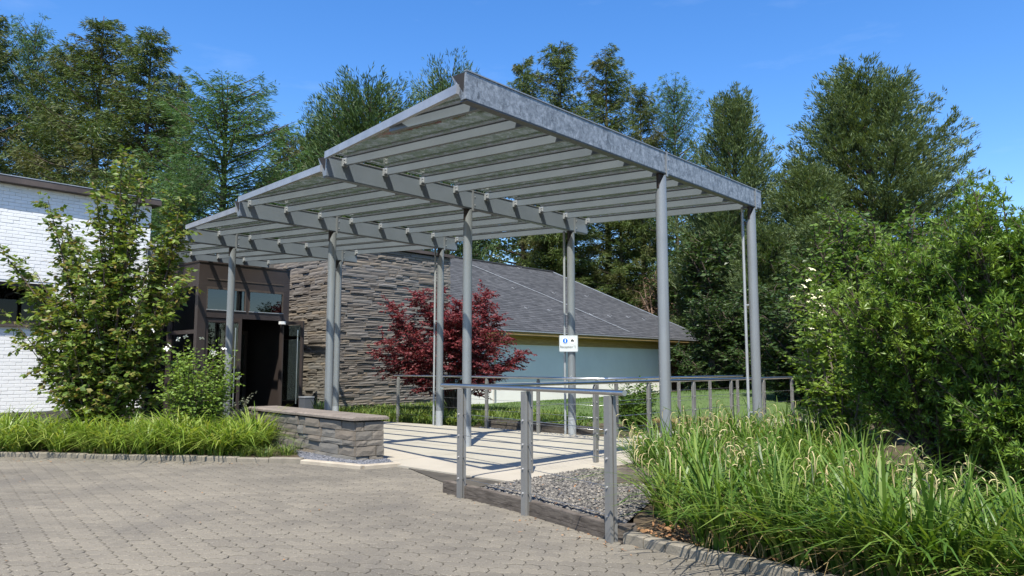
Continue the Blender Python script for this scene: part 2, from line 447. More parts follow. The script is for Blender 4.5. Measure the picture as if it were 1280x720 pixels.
def clip(sub, poly):
    """Sutherland-Hodgman, poly convex and counter-clockwise"""
    out = list(sub)
    for i in range(len(poly)):
        a, b = poly[i], poly[(i + 1) % len(poly)]
        sgn = lambda p: (b[0] - a[0]) * (p[1] - a[1]) - (b[1] - a[1]) * (p[0] - a[0])
        src, out = out, []
        for j in range(len(src)):
            p, q = src[j], src[(j + 1) % len(src)]
            sp, sq = sgn(p), sgn(q)
            if sp >= 0: out.append(p)
            if sp * sq < 0:
                t = sp / (sp - sq); out.append((p[0] + t * (q[0] - p[0]), p[1] + t * (q[1] - p[1])))
        if not out: return []
    return out
def xy(n, b):
    p = nb(n, b); return (float(p[0]), float(p[1]))

# ================================================================== SETTING
poly_sheet('ground', [(-700, -300), (700, -300), (700, 900), (-700, 900)], -0.06, 'earth')

# driveway: zigzag concrete pavers
KERB_L = [(-16.0, 12.6), (-7.81, 11.56), (-2.96, 10.72), (-1.98, 10.12), (-1.55, 10.4)]
KERB_R = [(0.9, 5.98), (1.3, 5.52), (1.78, 4.95), (2.35, 4.2), (3.2, 3.0), (4.4, 1.0), (5.4, -2.0)]
DRIVE = [(-16, -4), (5.4, -4), (5.4, -2)] + KERB_R[::-1][1:] + [(0.78, 6.2), (-0.62, 8.2), (-0.4, 8.35), (-0.4, 9.0), (-1.2, 10.5), (-1.6, 10.6)] + KERB_L[::-1][1:]
drive = poly_sheet('driveway', [(-16, -4), (5.6, -4), (5.6, -2), (4.4, 1.2), (0.95, 6.3), (-0.4, 8.3), (-0.3, 9.3), (-1.0, 11), (-3, 11), (-7.8, 11.8), (-16, 12.9)], -0.014, 'joint_sand')
PL, PW, ZA = 0.225, 0.1125, 0.016
def tri(t): return 4 * abs(t - math.floor(t + 0.5)) - 1
def paver_shape():
    us = [0, .25, .5, .75, 1.0]
    o = [(u * PL, 0) for u in us] + [(PL, PW / 2)] + [(u * PL, PW) for u in us[::-1]] + [(0, PW / 2)]
    o = np.array([(u + 0.5 * ZA * tri(v / PW), v + ZA * tri(u / PW)) for u, v in o])
    c = o.mean(0)
    o = o - c
    return o * np.array([1 - 0.008 / PL, 1 - 0.0115 / PW]), o * np.array([1 - 0.02 / PL, 1 - 0.023 / PW]), c
po, pi_, pc = paver_shape()
nP = len(po)
pvV = np.concatenate([np.c_[po, np.full(nP, -0.02)], np.c_[po, np.full(nP, -0.004)], np.c_[pi_, np.zeros(nP)], [[0, 0, 0]]])
pvF = []
for i in range(nP):
    j = (i + 1) % nP
    for a in (0, nP):
        pvF += [(a + i, a + j, a + j + nP), (a + i, a + j + nP, a + i + nP)]
    pvF.append((2 * nP + i, 2 * nP + j, 3 * nP))
pvF = np.array(pvF)
PA = R(-7)
ca, sa = math.cos(PA), math.sin(PA)
cells = []
for j in range(-60, 190):
    for i in range(-80, 40):
        u = i * PL + (PL / 2 if j % 2 else 0) + pc[0]; v = j * PW + pc[1]
        cells.append((u * ca - v * sa, u * sa + v * ca))
cells = np.array(cells)
cells = cells[(cells[:, 0] > -10.5) & (cells[:, 1] > 2.2)]
cells = cells[inside(cells, DRIVE)]
vis = (cells[:, 1] > 4.62) & (np.abs(cells[:, 0]) < cells[:, 1] * 0.70 + 0.1)
order = np.lexsort((np.hypot(cells[:, 0], cells[:, 1]), ~vis))
cells = cells[order]
pme = np_mesh('paver', pvV, pvF, 'paver')
for k in range(300):
    o = link('paver', pme, drive)
    o.location = (cells[k, 0], cells[k, 1], float(RG.normal(0, 0.0009)))
    o.rotation_euler = (float(RG.normal(0, 0.006)), float(RG.normal(0, 0.006)), PA)
rest = cells[300:]
n = len(rest)
tx, ty = RG.normal(0, 0.006, (2, n, 1))
bv = np.stack([pvV[:, 0] * ca - pvV[:, 1] * sa, pvV[:, 0] * sa + pvV[:, 1] * ca, pvV[:, 2]], 1)
VV = np.repeat(bv[None], n, 0)
VV[:, :, 2] += tx * bv[None, :, 0] + ty * bv[None, :, 1] + RG.normal(0, 0.0009, (n, 1))
VV[:, :, 0] += rest[:, 0:1]; VV[:, :, 1] += rest[:, 1:2]
FF = (pvF[None] + (np.arange(n) * len(pvV))[:, None, None]).reshape(-1, 3)
tag(np_obj('paver_field', VV.reshape(-1, 3), FF, 'paver', drive), kind='stuff')

# walkway of concrete slabs under the canopy, and its arm to the right
def slabs(parent, poly, n0, n1, dn, b0, b1, db, z):
    k = 0
    nn = n0
    while nn < n1:
        bb = b0
        while bb < b1:
            g = 0.005
            cell = [xy(nn + dn - g, bb + g), xy(nn + g, bb + g), xy(nn + g, bb + db - g), xy(nn + dn - g, bb + db - g)]
            c = clip(cell, poly)
            if len(c) > 2:
                mb = MB(); q = len(c); zz = z + random.uniform(-0.001, 0.001)
                mb.add([(x, y, zz) for x, y in c], [tuple(range(q))])
                mb.add([(x, y, zz) for x, y in c] + [(x, y, -0.05) for x, y in c], [(i, i + q, (i + 1) % q + q, (i + 1) % q) for i in range(q)])
                mb.build('slab', 'concrete', parent)
            bb += db
        nn += dn
def ccw(p):
    a = sum(p[i][0] * p[(i + 1) % len(p)][1] - p[(i + 1) % len(p)][0] * p[i][1] for i in range(len(p)))
    return p if a > 0 else p[::-1]
walk = poly_sheet('walkway', ccw([(-1.5, 10.4), (-0.7, 8.7), (-0.4, 8.55), xy(6.0, 11.95), xy(8.2, 11.35), xy(12.6, 11.7), xy(18.5, 11.1), xy(18.5, 8.1), (-4.5, 13.3), (-1.9, 10.9)]), 0.008, 'joint_sand')
# convex pieces of the plaza
hull1 = ccw([(-1.62, 10.38), (-0.92, 8.75), (-0.7, 8.34), (-0.4, 8.1), xy(5.9, 12.0), xy(12.6, 11.75), xy(18.6, 11.2), xy(18.6, 8.0), (-4.6, 13.2)])
slabs(walk, hull1, 3.0, 19, 1.82, 4.0, 13, 2.4, 0.026)
arm = ccw([xy(5.9, 12.02), xy(5.9, 22), xy(7.95, 22), xy(7.95, 12.02)])
slabs(walk, arm, 5.9, 8, 2.1, 12.02, 19, 2.4, 0.026)

# planting soil
poly_sheet('planting_soil', ccw(KERB_L[:3] + [(-2.5, 10.75), (-4.7, 13.2), (-8.6, 19.4), (-9.0, 20.2), (-16, 14)]), 0.03, 'earth')
BEDR = ccw([(0.95, 6.05)] + KERB_R[2:] + [(9, -2), (14, 14), xy(5.75, 17), xy(5.75, 8.0), (1.3, 8.0)])
poly_sheet('planting_soil', BEDR, 0.02, 'earth')
poly_sheet('planting_soil', ccw([xy(8.2, 11.5), xy(12.6, 11.85), xy(18.3, 11.6), xy(19.0, 22), xy(8.2, 22)]), -0.02, 'earth')

# lawn with a low mound, and the sand path on its crest
def lawn():
    nu, nv = 46, 40
    P = np.zeros((nv, nu, 3))
    for j in range(nv):
        for i in range(nu):
            b = 15.0 + 25 * i / (nu - 1); n_ = 8.4 + 11 * j / (nv - 1)
            p = nb(n_, b)
            d = ((n_ - 12.6) / 4.2) ** 2 + ((b - 25.5) / 8.0) ** 2
            z = 0.02 + 0.46 * math.exp(-d * 1.1) - 0.1 * min(1, max(0, (14.99 - b)))
            z *= min(1, (n_ - 8.4) / 1.2)
            if b < 16: z -= (16 - b) * 0.1
            P[j, i] = (p[0], p[1], z - 0.03 + 0.02 * mnoise.noise(Vector((p[0] * .8, p[1] * .8, 0))))
    F = [(j * nu + i, (j + 1) * nu + i, (j + 1) * nu + i + 1, j * nu + i + 1) for j in range(nv - 1) for i in range(nu - 1)]
    F = [f[::-1] for f in F]
    return P, np_obj('lawn', P.reshape(-1, 3), np.array(F), 'lawn', smooth=True)
LP, lw = lawn()
tag(lw, kind='structure')
def lawn_z(n_, b):
    j = (n_ - 8.4) / 11 * 39; i = (b - 15) / 25 * 45
    return LP[np.clip(j.astype(int), 0, 39), np.clip(i.astype(int), 0, 45), 2]

# kerbs
def kerb(name, pts, wd, ht, step, m, wob=0.006):
    k = thing(name, (pts[0][0], pts[0][1], 0), None, None, kind='structure')
    for a, b in zip(pts[:-1], pts[1:]):
        a = np.array([*a, 0.0]); b = np.array([*b, 0.0]); L = np.linalg.norm(b - a); q = max(1, round(L / step))
        for i in range(q):
            p0 = a + (b - a) * (i / q) + (b - a) / L * 0.004; p1 = a + (b - a) * ((i + 1) / q) - (b - a) / L * 0.004
            h = ht + random.uniform(-wob, wob)
            d = (b - a) / L; s_ = np.array([-d[1], d[0], 0]) * wd / 2
            bev = 0.012
            mb = MB()
            o1 = [p0 - s_, p0 + s_, p1 + s_, p1 - s_]
            t1 = [p0 - s_ * .8 + d * bev, p0 + s_ * .8 + d * bev, p1 + s_ * .8 - d * bev, p1 - s_ * .8 - d * bev]
            bot = [v - UP * 0.06 for v in o1]; mid = [v + UP * (h - bev) for v in o1]; top = [v + UP * h for v in t1]
            mb.add(bot + mid + top, [(0, 1, 5, 4), (1, 2, 6, 5), (2, 3, 7, 6), (3, 0, 4, 7), (4, 5, 9, 8), (5, 6, 10, 9), (6, 7, 11, 10), (7, 4, 8, 11), (8, 9, 10, 11)][::1])
            mb.f = [f[::-1] for f in mb.f]
            mb.build('kerb_stone', m, k)
    return k
kerb('kerb', KERB_L[:3], 0.11, 0.065, 0.5, 'kerb', 0.01)
kerb('kerb', KERB_L[2:], 0.11, 0.055, 1.1, 'kerb_pale', 0.002)
kerb('kerb', KERB_R, 0.11, 0.075, 0.24, 'kerb', 0.008)

# ================================================================== CANOPY
BN = [5.35, 9.05, 12.66, 16.07, 19.5]
BL = [5.17, 6.0, 6.6, 7.19, 7.75]
BR = [12.36, 12.33, 12.07, 11.7, 11.15]
ZB, ZT = 4.09, 4.38
canopy = thing('entrance_canopy', nb(5.35, 9.1), 'long grey steel and glass canopy on round posts leading to the dark entrance', 'canopy')
for i in range(5):
    hw0, hw1, wi = 0.045, 0.115, 0.085
    prof = [(-0.075, ZB), (-0.075, ZT), (-0.052, ZT), (-0.035, ZB + 0.07), (0.128, ZT), (0.145, ZT), (0.0, ZB)]
    n = len(prof); vs = []
    for b, sk in ((BL[i], 0.0), (BR[i], 0.0)):
        vs += [nb(BN[i] + pn, b + sk * pn * 1.0, pz) for pn, pz in prof]
    fs = [(k, (k + 1) % n, (k + 1) % n + n, k + n) for k in range(n)]
    mb = MB().add(vs, fs)
    mb.add([vs[k] for k in range(n)], [(0, 1, 2, 3)[::-1], (0, 3, 6)[::-1], (3, 4, 5, 6)[::-1]])
    mb.add([vs[k + n] for k in range(n)], [(0, 1, 2, 3), (0, 3, 6), (3, 4, 5, 6)])
    beam = mb.build('beam', 'galvanised' if i == 0 else 'paint_grey', canopy)
    MB().add([nb(BN[i] + pn, b, pz) for b in (BL[i] - 0.003, BR[i] + 0.002) for pn, pz in ((-0.051, ZT - 0.004), (-0.034, ZB + 0.075), (0.124, ZT - 0.004))], [(0, 1, 4, 3), (1, 2, 5, 4), (0, 1, 2), (5, 4, 3)]).build('gutter_shade', 'dark_void', beam)  # dark sheet with end caps, colours in the shade inside the V
    # bottom flange and light top lip
    MB().nbox(BN[i] - 0.07, BN[i] + 0.03, BL[i] + 0.02, BR[i] - 0.01, ZB - 0.014, ZB - 0.001).build('flange', 'bin_grey' if i == 0 else 'paint_grey', beam)
    MB().nbox(BN[i] - 0.085, BN[i] - 0.045, BL[i] - 0.004, BR[i] + 0.004, ZT + 0.001, ZT + 0.014).build('lip', 'post_grey', beam)
bolt_me = MB().tube([(0, 0, 0), (0, 0, 0.014)], [0.011, 0.011], 6).mesh('bolt', 'bolt')
for i in range(4):
    n0, n1 = BN[i] + 0.055, BN[i + 1] - 0.108
    z0, z1 = ZB + 0.075, ZT - 0.035      # centre of the purlins: low at the near beam, high at the far beam
    bmax = min(BR[i], BR[i + 1])
    bs = [bmax - 0.03 - 0.75 * k for k in range(12)]
    def edge_b(nn): return BL[i] + (BL[i + 1] - BL[i]) * (nn - BN[i]) / (BN[i + 1] - BN[i])
    bs = [b for b in bs if b > BL[i] + 0.25]
    for b in bs:
        s_n = n1
        if b < BL[i + 1] + 0.03:
            s_n = BN[i] + (b - 0.02 - BL[i]) / (BL[i + 1] - BL[i]) * (BN[i + 1] - BN[i])
        zf = lambda nn: z0 + (z1 - z0) * (nn - n0) / (n1 - n0)
        pu = MB().bar(nb(n0, b, zf(n0)), nb(s_n, b, zf(s_n)), 0.055, 0.115).build('purlin', 'paint_grey', canopy)
        MB().bar(nb(n0, b, zf(n0) + 0.066), nb(s_n, b, zf(s_n) + 0.066), 0.07, 0.014).build('glazing_bar', 'bin_grey', pu)
        if s_n == n1:
            mb = MB().nbox(n1 + 0.002, n1 + 0.03, b - 0.045, b + 0.045, z1 - 0.07, z1 + 0.05)
            mb.nbox(n1 - 0.07, n1 + 0.002, b - 0.036, b - 0.029, z1 - 0.045, z1 + 0.045)
            br = mb.build('bracket', 'sleeve_grey', pu)
            for dz in (-0.022, 0.024):
                o = link('bolt', bolt_me, pu)
                p = nb(n1 - 0.03, b - 0.038, z1 + dz) - ORG[pu.name]
                o.location = tuple(p); o.rotation_euler = (0, -PI / 2, -HD + PI / 2)
    # panes between the purlins
    allb = bs + [None]
    for k in range(len(bs)):
        b1 = bs[k] - 0.004
        nxt = bs[k + 1] + 0.004 if k + 1 < len(bs) else None
        gz = lambda nn: z0 + (z1 - z0) * (nn - n0) / (n1 - n0) + 0.082
        if nxt is not None:
            q = [(n0 - 0.02, nxt), (n0 - 0.02, b1), (n1 + 0.02, b1), (n1 + 0.02, nxt)]
            if nxt < BL[i + 1] + 0.03:
                na = BN[i] + (nxt - BL[i]) / (BL[i + 1] - BL[i]) * (BN[i + 1] - BN[i])
                q = [(n0 - 0.02, nxt), (n0 - 0.02, b1), (n1 + 0.02, b1), (n1 + 0.02, BL[i + 1] + 0.03), (na, nxt)]
        else:
            q = [(n0 - 0.02, BL[i] + 0.04), (n0 - 0.02, b1), (n1 + 0.02, b1), (n1 + 0.02, BL[i + 1] + 0.03)]
            if b1 < BL[i + 1]:
                na = BN[i] + (b1 - BL[i]) / (BL[i + 1] - BL[i]) * (BN[i + 1] - BN[i])
                q = [(n0 - 0.02, BL[i] + 0.04), (n0 - 0.02, b1), (na, b1)]
        mb = MB(); m_ = len(q)
        mb.add([nb(nn, bb, gz(nn)) for nn, bb in q], [tuple(range(m_))])
        mb.build('glass_pane', 'roof_glass', canopy)
    # edge flashing along the slanted left side
    mb = MB().bar(nb(BN[i] + 0.03, BL[i] - 0.01, ZB + 0.12), nb(BN[i + 1] - 0.1, BL[i + 1] - 0.03, ZT - 0.005), 0.05, 0.1)
    mb.build('edge_flashing', 'zinc', canopy)
PB_L = [9.12, 8.93, 8.65, 8.29]
PB_R = [12.09, 11.85, 11.62, 11.2]
def post(n_, b, right):
    r, N_ = 0.078, 24
    c = nb(n_ - 0.0, b)
    vs = []; 
    for zz in (0.0, None):
        for k in range(N_):
            a = 2 * PI * k / N_
            d = BV * math.cos(a) + NV * math.sin(a)
            if zz is None:
                t = (d @ (-NV * 0.75 + BV * 0.65))
                z = ZB - 0.03 - 0.2 * max(0, 0.62 - t) ** 1.3 * 0.75
            else: z = zz
            vs.append(c + d * r + UP * z)
    mb = MB().add(vs, [(k, (k + 1) % N_, (k + 1) % N_ + N_, k + N_) for k in range(N_)], True)
    mb.add(vs[N_:], [tuple(range(N_))])
    p = mb.build('post', 'post_grey', canopy)
    mb = MB().tube([c + UP * 0.0, c + UP * 0.36], [r + 0.004] * 2, 24)
    mb.build('sleeve', 'sleeve_grey', p)
    MB().nbox(n_ - 0.02, n_ + 0.02, b - 0.085, b + 0.05, ZB - 0.22, ZB - 0.015).build('gusset', 'brown_metal', p)
    # fin up the near face of the beam
    mb = MB()
    f0 = [nb(n_ - 0.076, b + 0.02, ZB - 0.05), nb(n_ - 0.092, b + 0.02, ZB - 0.05), nb(n_ - 0.092, b + 0.055, ZB - 0.05), nb(n_ - 0.076, b + 0.055, ZB - 0.05)]
    f1 = [v + UP * (ZT - ZB + 0.07) for v in f0]
    mb.hexa(f0, f1)
    mb.build('fin', 'post_grey', p)
    for dz in (0.0, 0.09):
        o = link('bolt', bolt_me, p)
        q = nb(n_ - 0.078, b + 0.085, ZB + 0.06 + dz * 1.6) - ORG[p.name]
        o.location = tuple(q); o.rotation_euler = (PI / 2, 0, PI / 2 - HD + PI / 2)
    if right:
        e = nb(n_ + 0.13, b - 0.05)
        d_ = MB().tube([e, e + UP * (ZB + 0.0)], [0.024, 0.024], 10).build('downpipe', 'sleeve_grey', canopy)
        for z in (0.6, 2.4):
            MB().bar(e + UP * z, c + UP * z, 0.03, 0.02).build('pipe_clip', 'sleeve_grey', d_)
for i in range(4):
    post(BN[i], PB_L[i], False)
    post(BN[i], PB_R[i], True)

# sign on the second right-hand post
def disc(c, ux, uz, nrm, r, m, parent, name, n=28):
    vs = [c + ux * r * math.cos(2 * PI * k / n) + uz * r * math.sin(2 * PI * k / n) for k in range(n)]
    return MB().add(vs, [tuple(range(n))]).build(name, m, parent)
def text_mesh(s, size, m, pos, ux, nrm, parent, name):
    cu = bpy.data.curves.new('t', 'FONT'); cu.body = s; cu.size = size; cu.align_x = 'CENTER'
    to = bpy.data.objects.new('t', cu); COL.objects.link(to)
    bpy.context.view_layer.update()
    me = bpy.data.meshes.new_from_object(to.evaluated_get(bpy.context.evaluated_depsgraph_get()))
    bpy.data.objects.remove(to)
    V = np.array([v.co[:] for v in me.vertices])
    W = pos + V[:, :1] * ux + V[:, 1:2] * UP
    mb = MB().add([tuple(v) for v in W], [tuple(p.vertices) for p in me.polygons])
    return mb.build(name, m, parent)
sp = nb(BN[1], PB_R[1]); sx = np.array([1.0, -0.06, 0]); sx /= np.linalg.norm(sx); sn = np.array([-0.06, -1.0, 0]); sn /= np.linalg.norm(sn)
scn = sp + sn * 0.1 - sx * 0.06 + UP * 1.81
sign = thing('direction_sign', scn, 'small pale grey sign with blue round symbol fixed to a canopy post', 'sign')
MB().box(scn, sx * 0.35, sn * 0.018, UP * 0.31).build('panel', 'sign_grey', sign)
fc = scn + sn * 0.0125
mb = MB()
for a, b in (((-.175, -.155), (.175, -.155)), ((.175, -.155), (.175, .155)), ((.175, .155), (-.175, .155)), ((-.175, .155), (-.175, -.155))):
    mb.bar(scn + sx * a[0] + UP * a[1], scn + sx * b[0] + UP * b[1], 0.022, 0.012, up=sn if abs(a[1] - b[1]) < .01 else sn)
mb.build('border', 'zinc', sign)
p1 = fc - sx * 0.065 + UP * 0.055
disc(p1, sx, UP, sn, 0.06, 'sign_white', sign, 'white_ring')
b_ = disc(p1 + sn * 0.003, sx, UP, sn, 0.05, 'sign_blue', sign, 'blue_symbol')
MB().box(p1 + sn * 0.006 - UP * 0.008, sx * 0.016, sn * 0.002, UP * 0.05).build('letter_stem', 'sign_white', b_)
disc(p1 + sn * 0.006 + UP * 0.029, sx, UP, sn, 0.0095, 'sign_white', b_, 'letter_dot', 12)
p2 = fc + sx * 0.075 + UP * 0.055
wd_ = disc(p2, sx, UP, sn, 0.06, 'sign_white', sign, 'white_symbol')
q = p2 + sn * 0.004
MB().add([q + sx * a + UP * b for a, b in ((-.038, -.016), (.038, -.016), (.03, .012), (.014, .03), (-.014, .03), (-.03, .012))], [(0, 1, 2, 3, 4, 5)]).build('dark_emblem', 'sign_ink', wd_)
text_mesh('Reception', 0.062, 'sign_ink', fc - sx * 0.04 - UP * 0.085 + sn * 0.003, sx, sn, sign, 'lettering')
a0 = fc + sx * 0.125 - UP * 0.09 + sn * 0.003
MB().add([a0 + sx * x + UP * z for x, z in ((0, 0), (.008, 0), (.008, .05), (0, .05), (-.026, .042), (-.026, .05))], [(0, 1, 2, 3), (3, 2, 5, 4)]).build('arrow', 'sign_ink', sign)

# ================================================================== RAILINGS
def railing(name, posts, hand, label, wd=0.075, th=0.03, hgt=1.13, z0=0.0, cables=True, pointed=False, zl=None):
    t = thing(name, (*posts[0], z0), label, 'railing')
    P = [np.array([*p, z0]) for p in posts]
    for i, p in enumerate(P):
        a = P[max(0, i - 1)]; b = P[min(len(P) - 1, i + 1)]
        d = (b - a); d /= np.linalg.norm(d); s_ = np.array([-d[1], d[0], 0])
        mb = MB()
        zb = -0.05 if zl is None else zl
        for k in (-1, 1):
            off = s_ * k * (th * 0.42)
            top = hgt - 0.028
            if pointed:
                q0 = [p + off - d * wd / 2 - s_ * th * .28, p + off + d * wd / 2 - s_ * th * .28, p + off + d * wd / 2 + s_ * th * .28, p + off - d * wd / 2 + s_ * th * .28]
                q1 = [v + UP * (top - 0.05) for v in q0]
                mb.hexa([v + UP * zb for v in q0], q1)
                cc = p + off
                q2 = [cc - d * .014 - s_ * th * .28, cc + d * .014 - s_ * th * .28, cc + d * .014 + s_ * th * .28, cc - d * .014 + s_ * th * .28]
                mb.hexa(q1, [v + UP * top for v in q2])
            else:
                mb.box(p + off + UP * (top + zb) / 2, d * wd, s_ * th * 0.56, UP * (top - zb))
        po_ = mb.build('rail_post', 'rail_post', t)
        mb = MB()
        for z in (0.2, 0.42, 0.64, 0.86):
            mb.tube([p - s_ * (th * 0.75 + .008) + UP * z, p + s_ * (th * 0.75 + .008) + UP * z], [0.009, 0.009], 6)
        tag(mb.build('bolts', 'bolt', po_), kind='stuff')
    H = [np.array([*h, z0 + hgt]) for h in hand]
    MB().tube(H, [0.023] * len(H), 12).build('handrail', 'steel', t)
    if cables:
        for z in (0.2, 0.42, 0.64, 0.86):
            MB().tube([p + UP * z for p in P], [0.003] * len(P), 5).build('cable', 'steel', t)
    return t
tip = (-0.77, 8.26)
R1 = [(-0.53, 7.94), (0.13, 7.02), (0.775, 5.97)]
railing('railing', R1, [tip, (-0.53, 7.94), (0.13, 7.0), (0.775, 5.97), (0.87, 5.8)], 'front railing with three flat posts and round steel handrail along the driveway', hgt=1.155, wd=0.07, th=0.05)
R2 = [xy(6.2, 7.24 + 1.42 * k) for k in range(9)]
railing('railing', R2, [tip, xy(6.2, 6.3), xy(6.2, 18.9)], 'long railing on the near edge of the walkway, passing behind the sedge bed', hgt=1.13, wd=0.075, pointed=True)
R3 = [(-2.82, 18.6), (-1.63, 17.6), (-0.55, 16.33), (0.53, 15.19), (1.56, 13.85), (1.98, 14.25), xy(8.0, 14.2), xy(8.0, 15.6), xy(8.0, 17.0)]
railing('railing', R3, [(-2.95, 18.75), (-1.63, 17.6), (-0.55, 16.33), (0.53, 15.19), (1.6, 13.8), xy(8.0, 13.2), xy(8.0, 17.3)], 'far railing along the planting in front of the red maple', hgt=1.13, wd=0.07, pointed=True)

# timber edging and gravel beds
def ter(pts, wd, h0, h1, label, name='timber_edging', m='timber'):
    t = thing(name, (*pts[0], 0), label, 'edging')
    for a, b in zip(pts[:-1], pts[1:]):
        a = np.array([*a, 0.0]); b = np.array([*b, 0.0]); d = (b - a) / np.linalg.norm(b - a)
        k = 2
        for j in range(k):
            za, zb_ = h0 + (h1 - h0) * j / k + 0.002, h0 + (h1 - h0) * (j + 1) / k - 0.002
            o = random.uniform(-.006, .006)
            s_ = np.array([-d[1], d[0], 0]) * o
            MB().bar(a + s_ + UP * (za + zb_) / 2, b + s_ - d * 0.006 + UP * (za + zb_) / 2, wd, zb_ - za).build('sleeper', m, t)
    return t
ter([(-0.72, 8.3), (0.16, 7.08), (0.82, 6.02), (0.98, 6.02)], 0.09, -0.04, 0.125, 'weathered dark timber edging under the front railing')
ter([(-0.6, 17.05), (0.55, 15.75), (1.66, 14.55)], 0.08, -0.02, 0.2, 'low weathered timber edging behind the far railing')
GRAV = ccw([(-0.42, 8.02), (0.85, 6.2), (1.4, 7.6), (1.85, 9.8), xy(5.85, 7.9), xy(5.85, 6.2)])
poly_sheet('gravel_bed', GRAV, 0.035, 'gravel_dark')
def stones_mesh(name, poly, n, s0, s1, z, m, seed, label, cat, flat=0.6):
    rg = np.random.default_rng(seed)
    P = scatter(poly, n, rg)
    ico = np.array([(1, 0, 0), (-1, 0, 0), (0, 1, 0), (0, -1, 0), (0, 0, 1), (0, 0, -1)], float)
    F0 = np.array([(0, 2, 4), (2, 1, 4), (1, 3, 4), (3, 0, 4), (2, 0, 5), (1, 2, 5), (3, 1, 5), (0, 3, 5)])
    s = rg.uniform(s0, s1, (n, 1, 1)) / 2
    V = ico[None] * s * rg.uniform(0.6, 1.25, (n, 6, 1)) + rg.normal(0, 0.18, (n, 6, 3)) * s
    a = rg.uniform(0, 2 * PI, n); c, si = np.cos(a)[:, None], np.sin(a)[:, None]
    X = V[..., 0] * c - V[..., 1] * si; Y = V[..., 0] * si + V[..., 1] * c
    V = np.stack([X + P[:, :1], Y + P[:, 1:2], V[..., 2] * flat + z + rg.uniform(0, s0 * 0.4, (n, 1))], -1)
    F = (F0[None] + (np.arange(n) * 6)[:, None, None]).reshape(-1, 3)
    return tag(np_obj(name, V.reshape(-1, 3), F, m), label, cat, kind='stuff')
stones_mesh('gravel', GRAV, 7000, 0.015, 0.05, 0.045, 'gravel', 3, 'grey crushed gravel between the front railing and the walkway', 'gravel')
GR2 = ccw([(-3.0, 10.8), (-1.98, 10.19), (-1.62, 10.42), (-1.8, 10.85), (-2.3, 10.8), (-3.4, 11.9)])
poly_sheet('gravel_bed', GR2, 0.036, 'gravel_dark')
stones_mesh('gravel', GR2, 2600, 0.02, 0.05, 0.04, 'gravel_dark', 5, 'dark grey gravel at the foot of the low stone wall', 'gravel')
GR3 = ccw([(-0.7, 16.8), (0.5, 15.5), (1.55, 14.3), (1.5, 14.0), (0.4, 15.2), (-0.75, 16.5)])
stones_mesh('gravel', GR3, 700, 0.04, 0.09, 0.0, 'gravel_dark', 6, 'strip of dark gravel along the far railing', 'gravel')
# half buried dark slab at the gravel's end
sl = at_z(790, 600, 0.05)
mb = MB(); cpts = [(-.28, -.28), (.34, -.34), (.42, .18), (.18, .34), (-.02, .36), (-.2, .26), (-.3, .1)]
mb.add([(sl[0] + x, sl[1] + y, 0.14 + y * .06) for x, y in cpts] + [(sl[0] + x * 1.04, sl[1] + y * 1.04, 0.0) for x, y in cpts],
       [tuple(range(7))] + [(i, i + 7, (i + 1) % 7 + 7, (i + 1) % 7) for i in range(7)])
tag(mb.build('stone_slab', 'timber', base=(sl[0], sl[1], 0)), 'dark flat stone slab at the edge of the gravel', 'stone')

# ================================================================== STONEWORK
def stone_meshes(m, k, rg, amp):
    out = []
    nx, nz = 4, 3
    for _ in range(k):
        V = []; F = []
        for j in range(nz):
            for i in range(nx):
                e = 1 if (i in (0, nx - 1) or j in (0, nz - 1)) else 0
                V.append((-0.5 + i / (nx - 1) + (0 if i in (0, nx - 1) else rg.normal(0, 0.06)), -0.5 + amp * (rg.uniform(0.2, 0.8) if e else -rg.uniform(0.0, 0.9)), -0.5 + j / (nz - 1) + (rg.normal(0, 0.045) if 0 < j < nz - 1 else rg.normal(0, 0.012))))
        for j in range(nz - 1):
            for i in range(nx - 1):
                a = j * nx + i; F.append((a, a + 1, a + nx + 1, a + nx))
        ring = [j * nx + i for j, i in [(0, 0), (0, 1), (0, 2), (0, 3), (1, 3), (2, 3), (2, 2), (2, 1), (2, 0), (1, 0)]]
        q = len(V)
        for r_ in ring: V.append((V[r_][0], 0.5, V[r_][2]))
        for i in range(10):
            j = (i + 1) % 10; F.append((ring[j], ring[i], q + i, q + j))
        me = bpy.data.meshes.new('stone'); me.from_pydata(V, [], F); me.update(); me.materials.append(MATS[m])
        out.append((me, np.array(V), F))
    return out
def courses(width, z0, z1, hr, lr, rg):
    out = []; z = z0
    while z < z1 - 0.03:
        h = rg.uniform(*hr); h = min(h, z1 - z); u = -rg.uniform(0, lr[0])
        while u < width:
            L = rg.uniform(*lr)
            a, b = max(0, u), min(width, u + L)
            if b - a > 0.04: out.append((a, b, z, z + h))
            u += L
        z += h
    return out
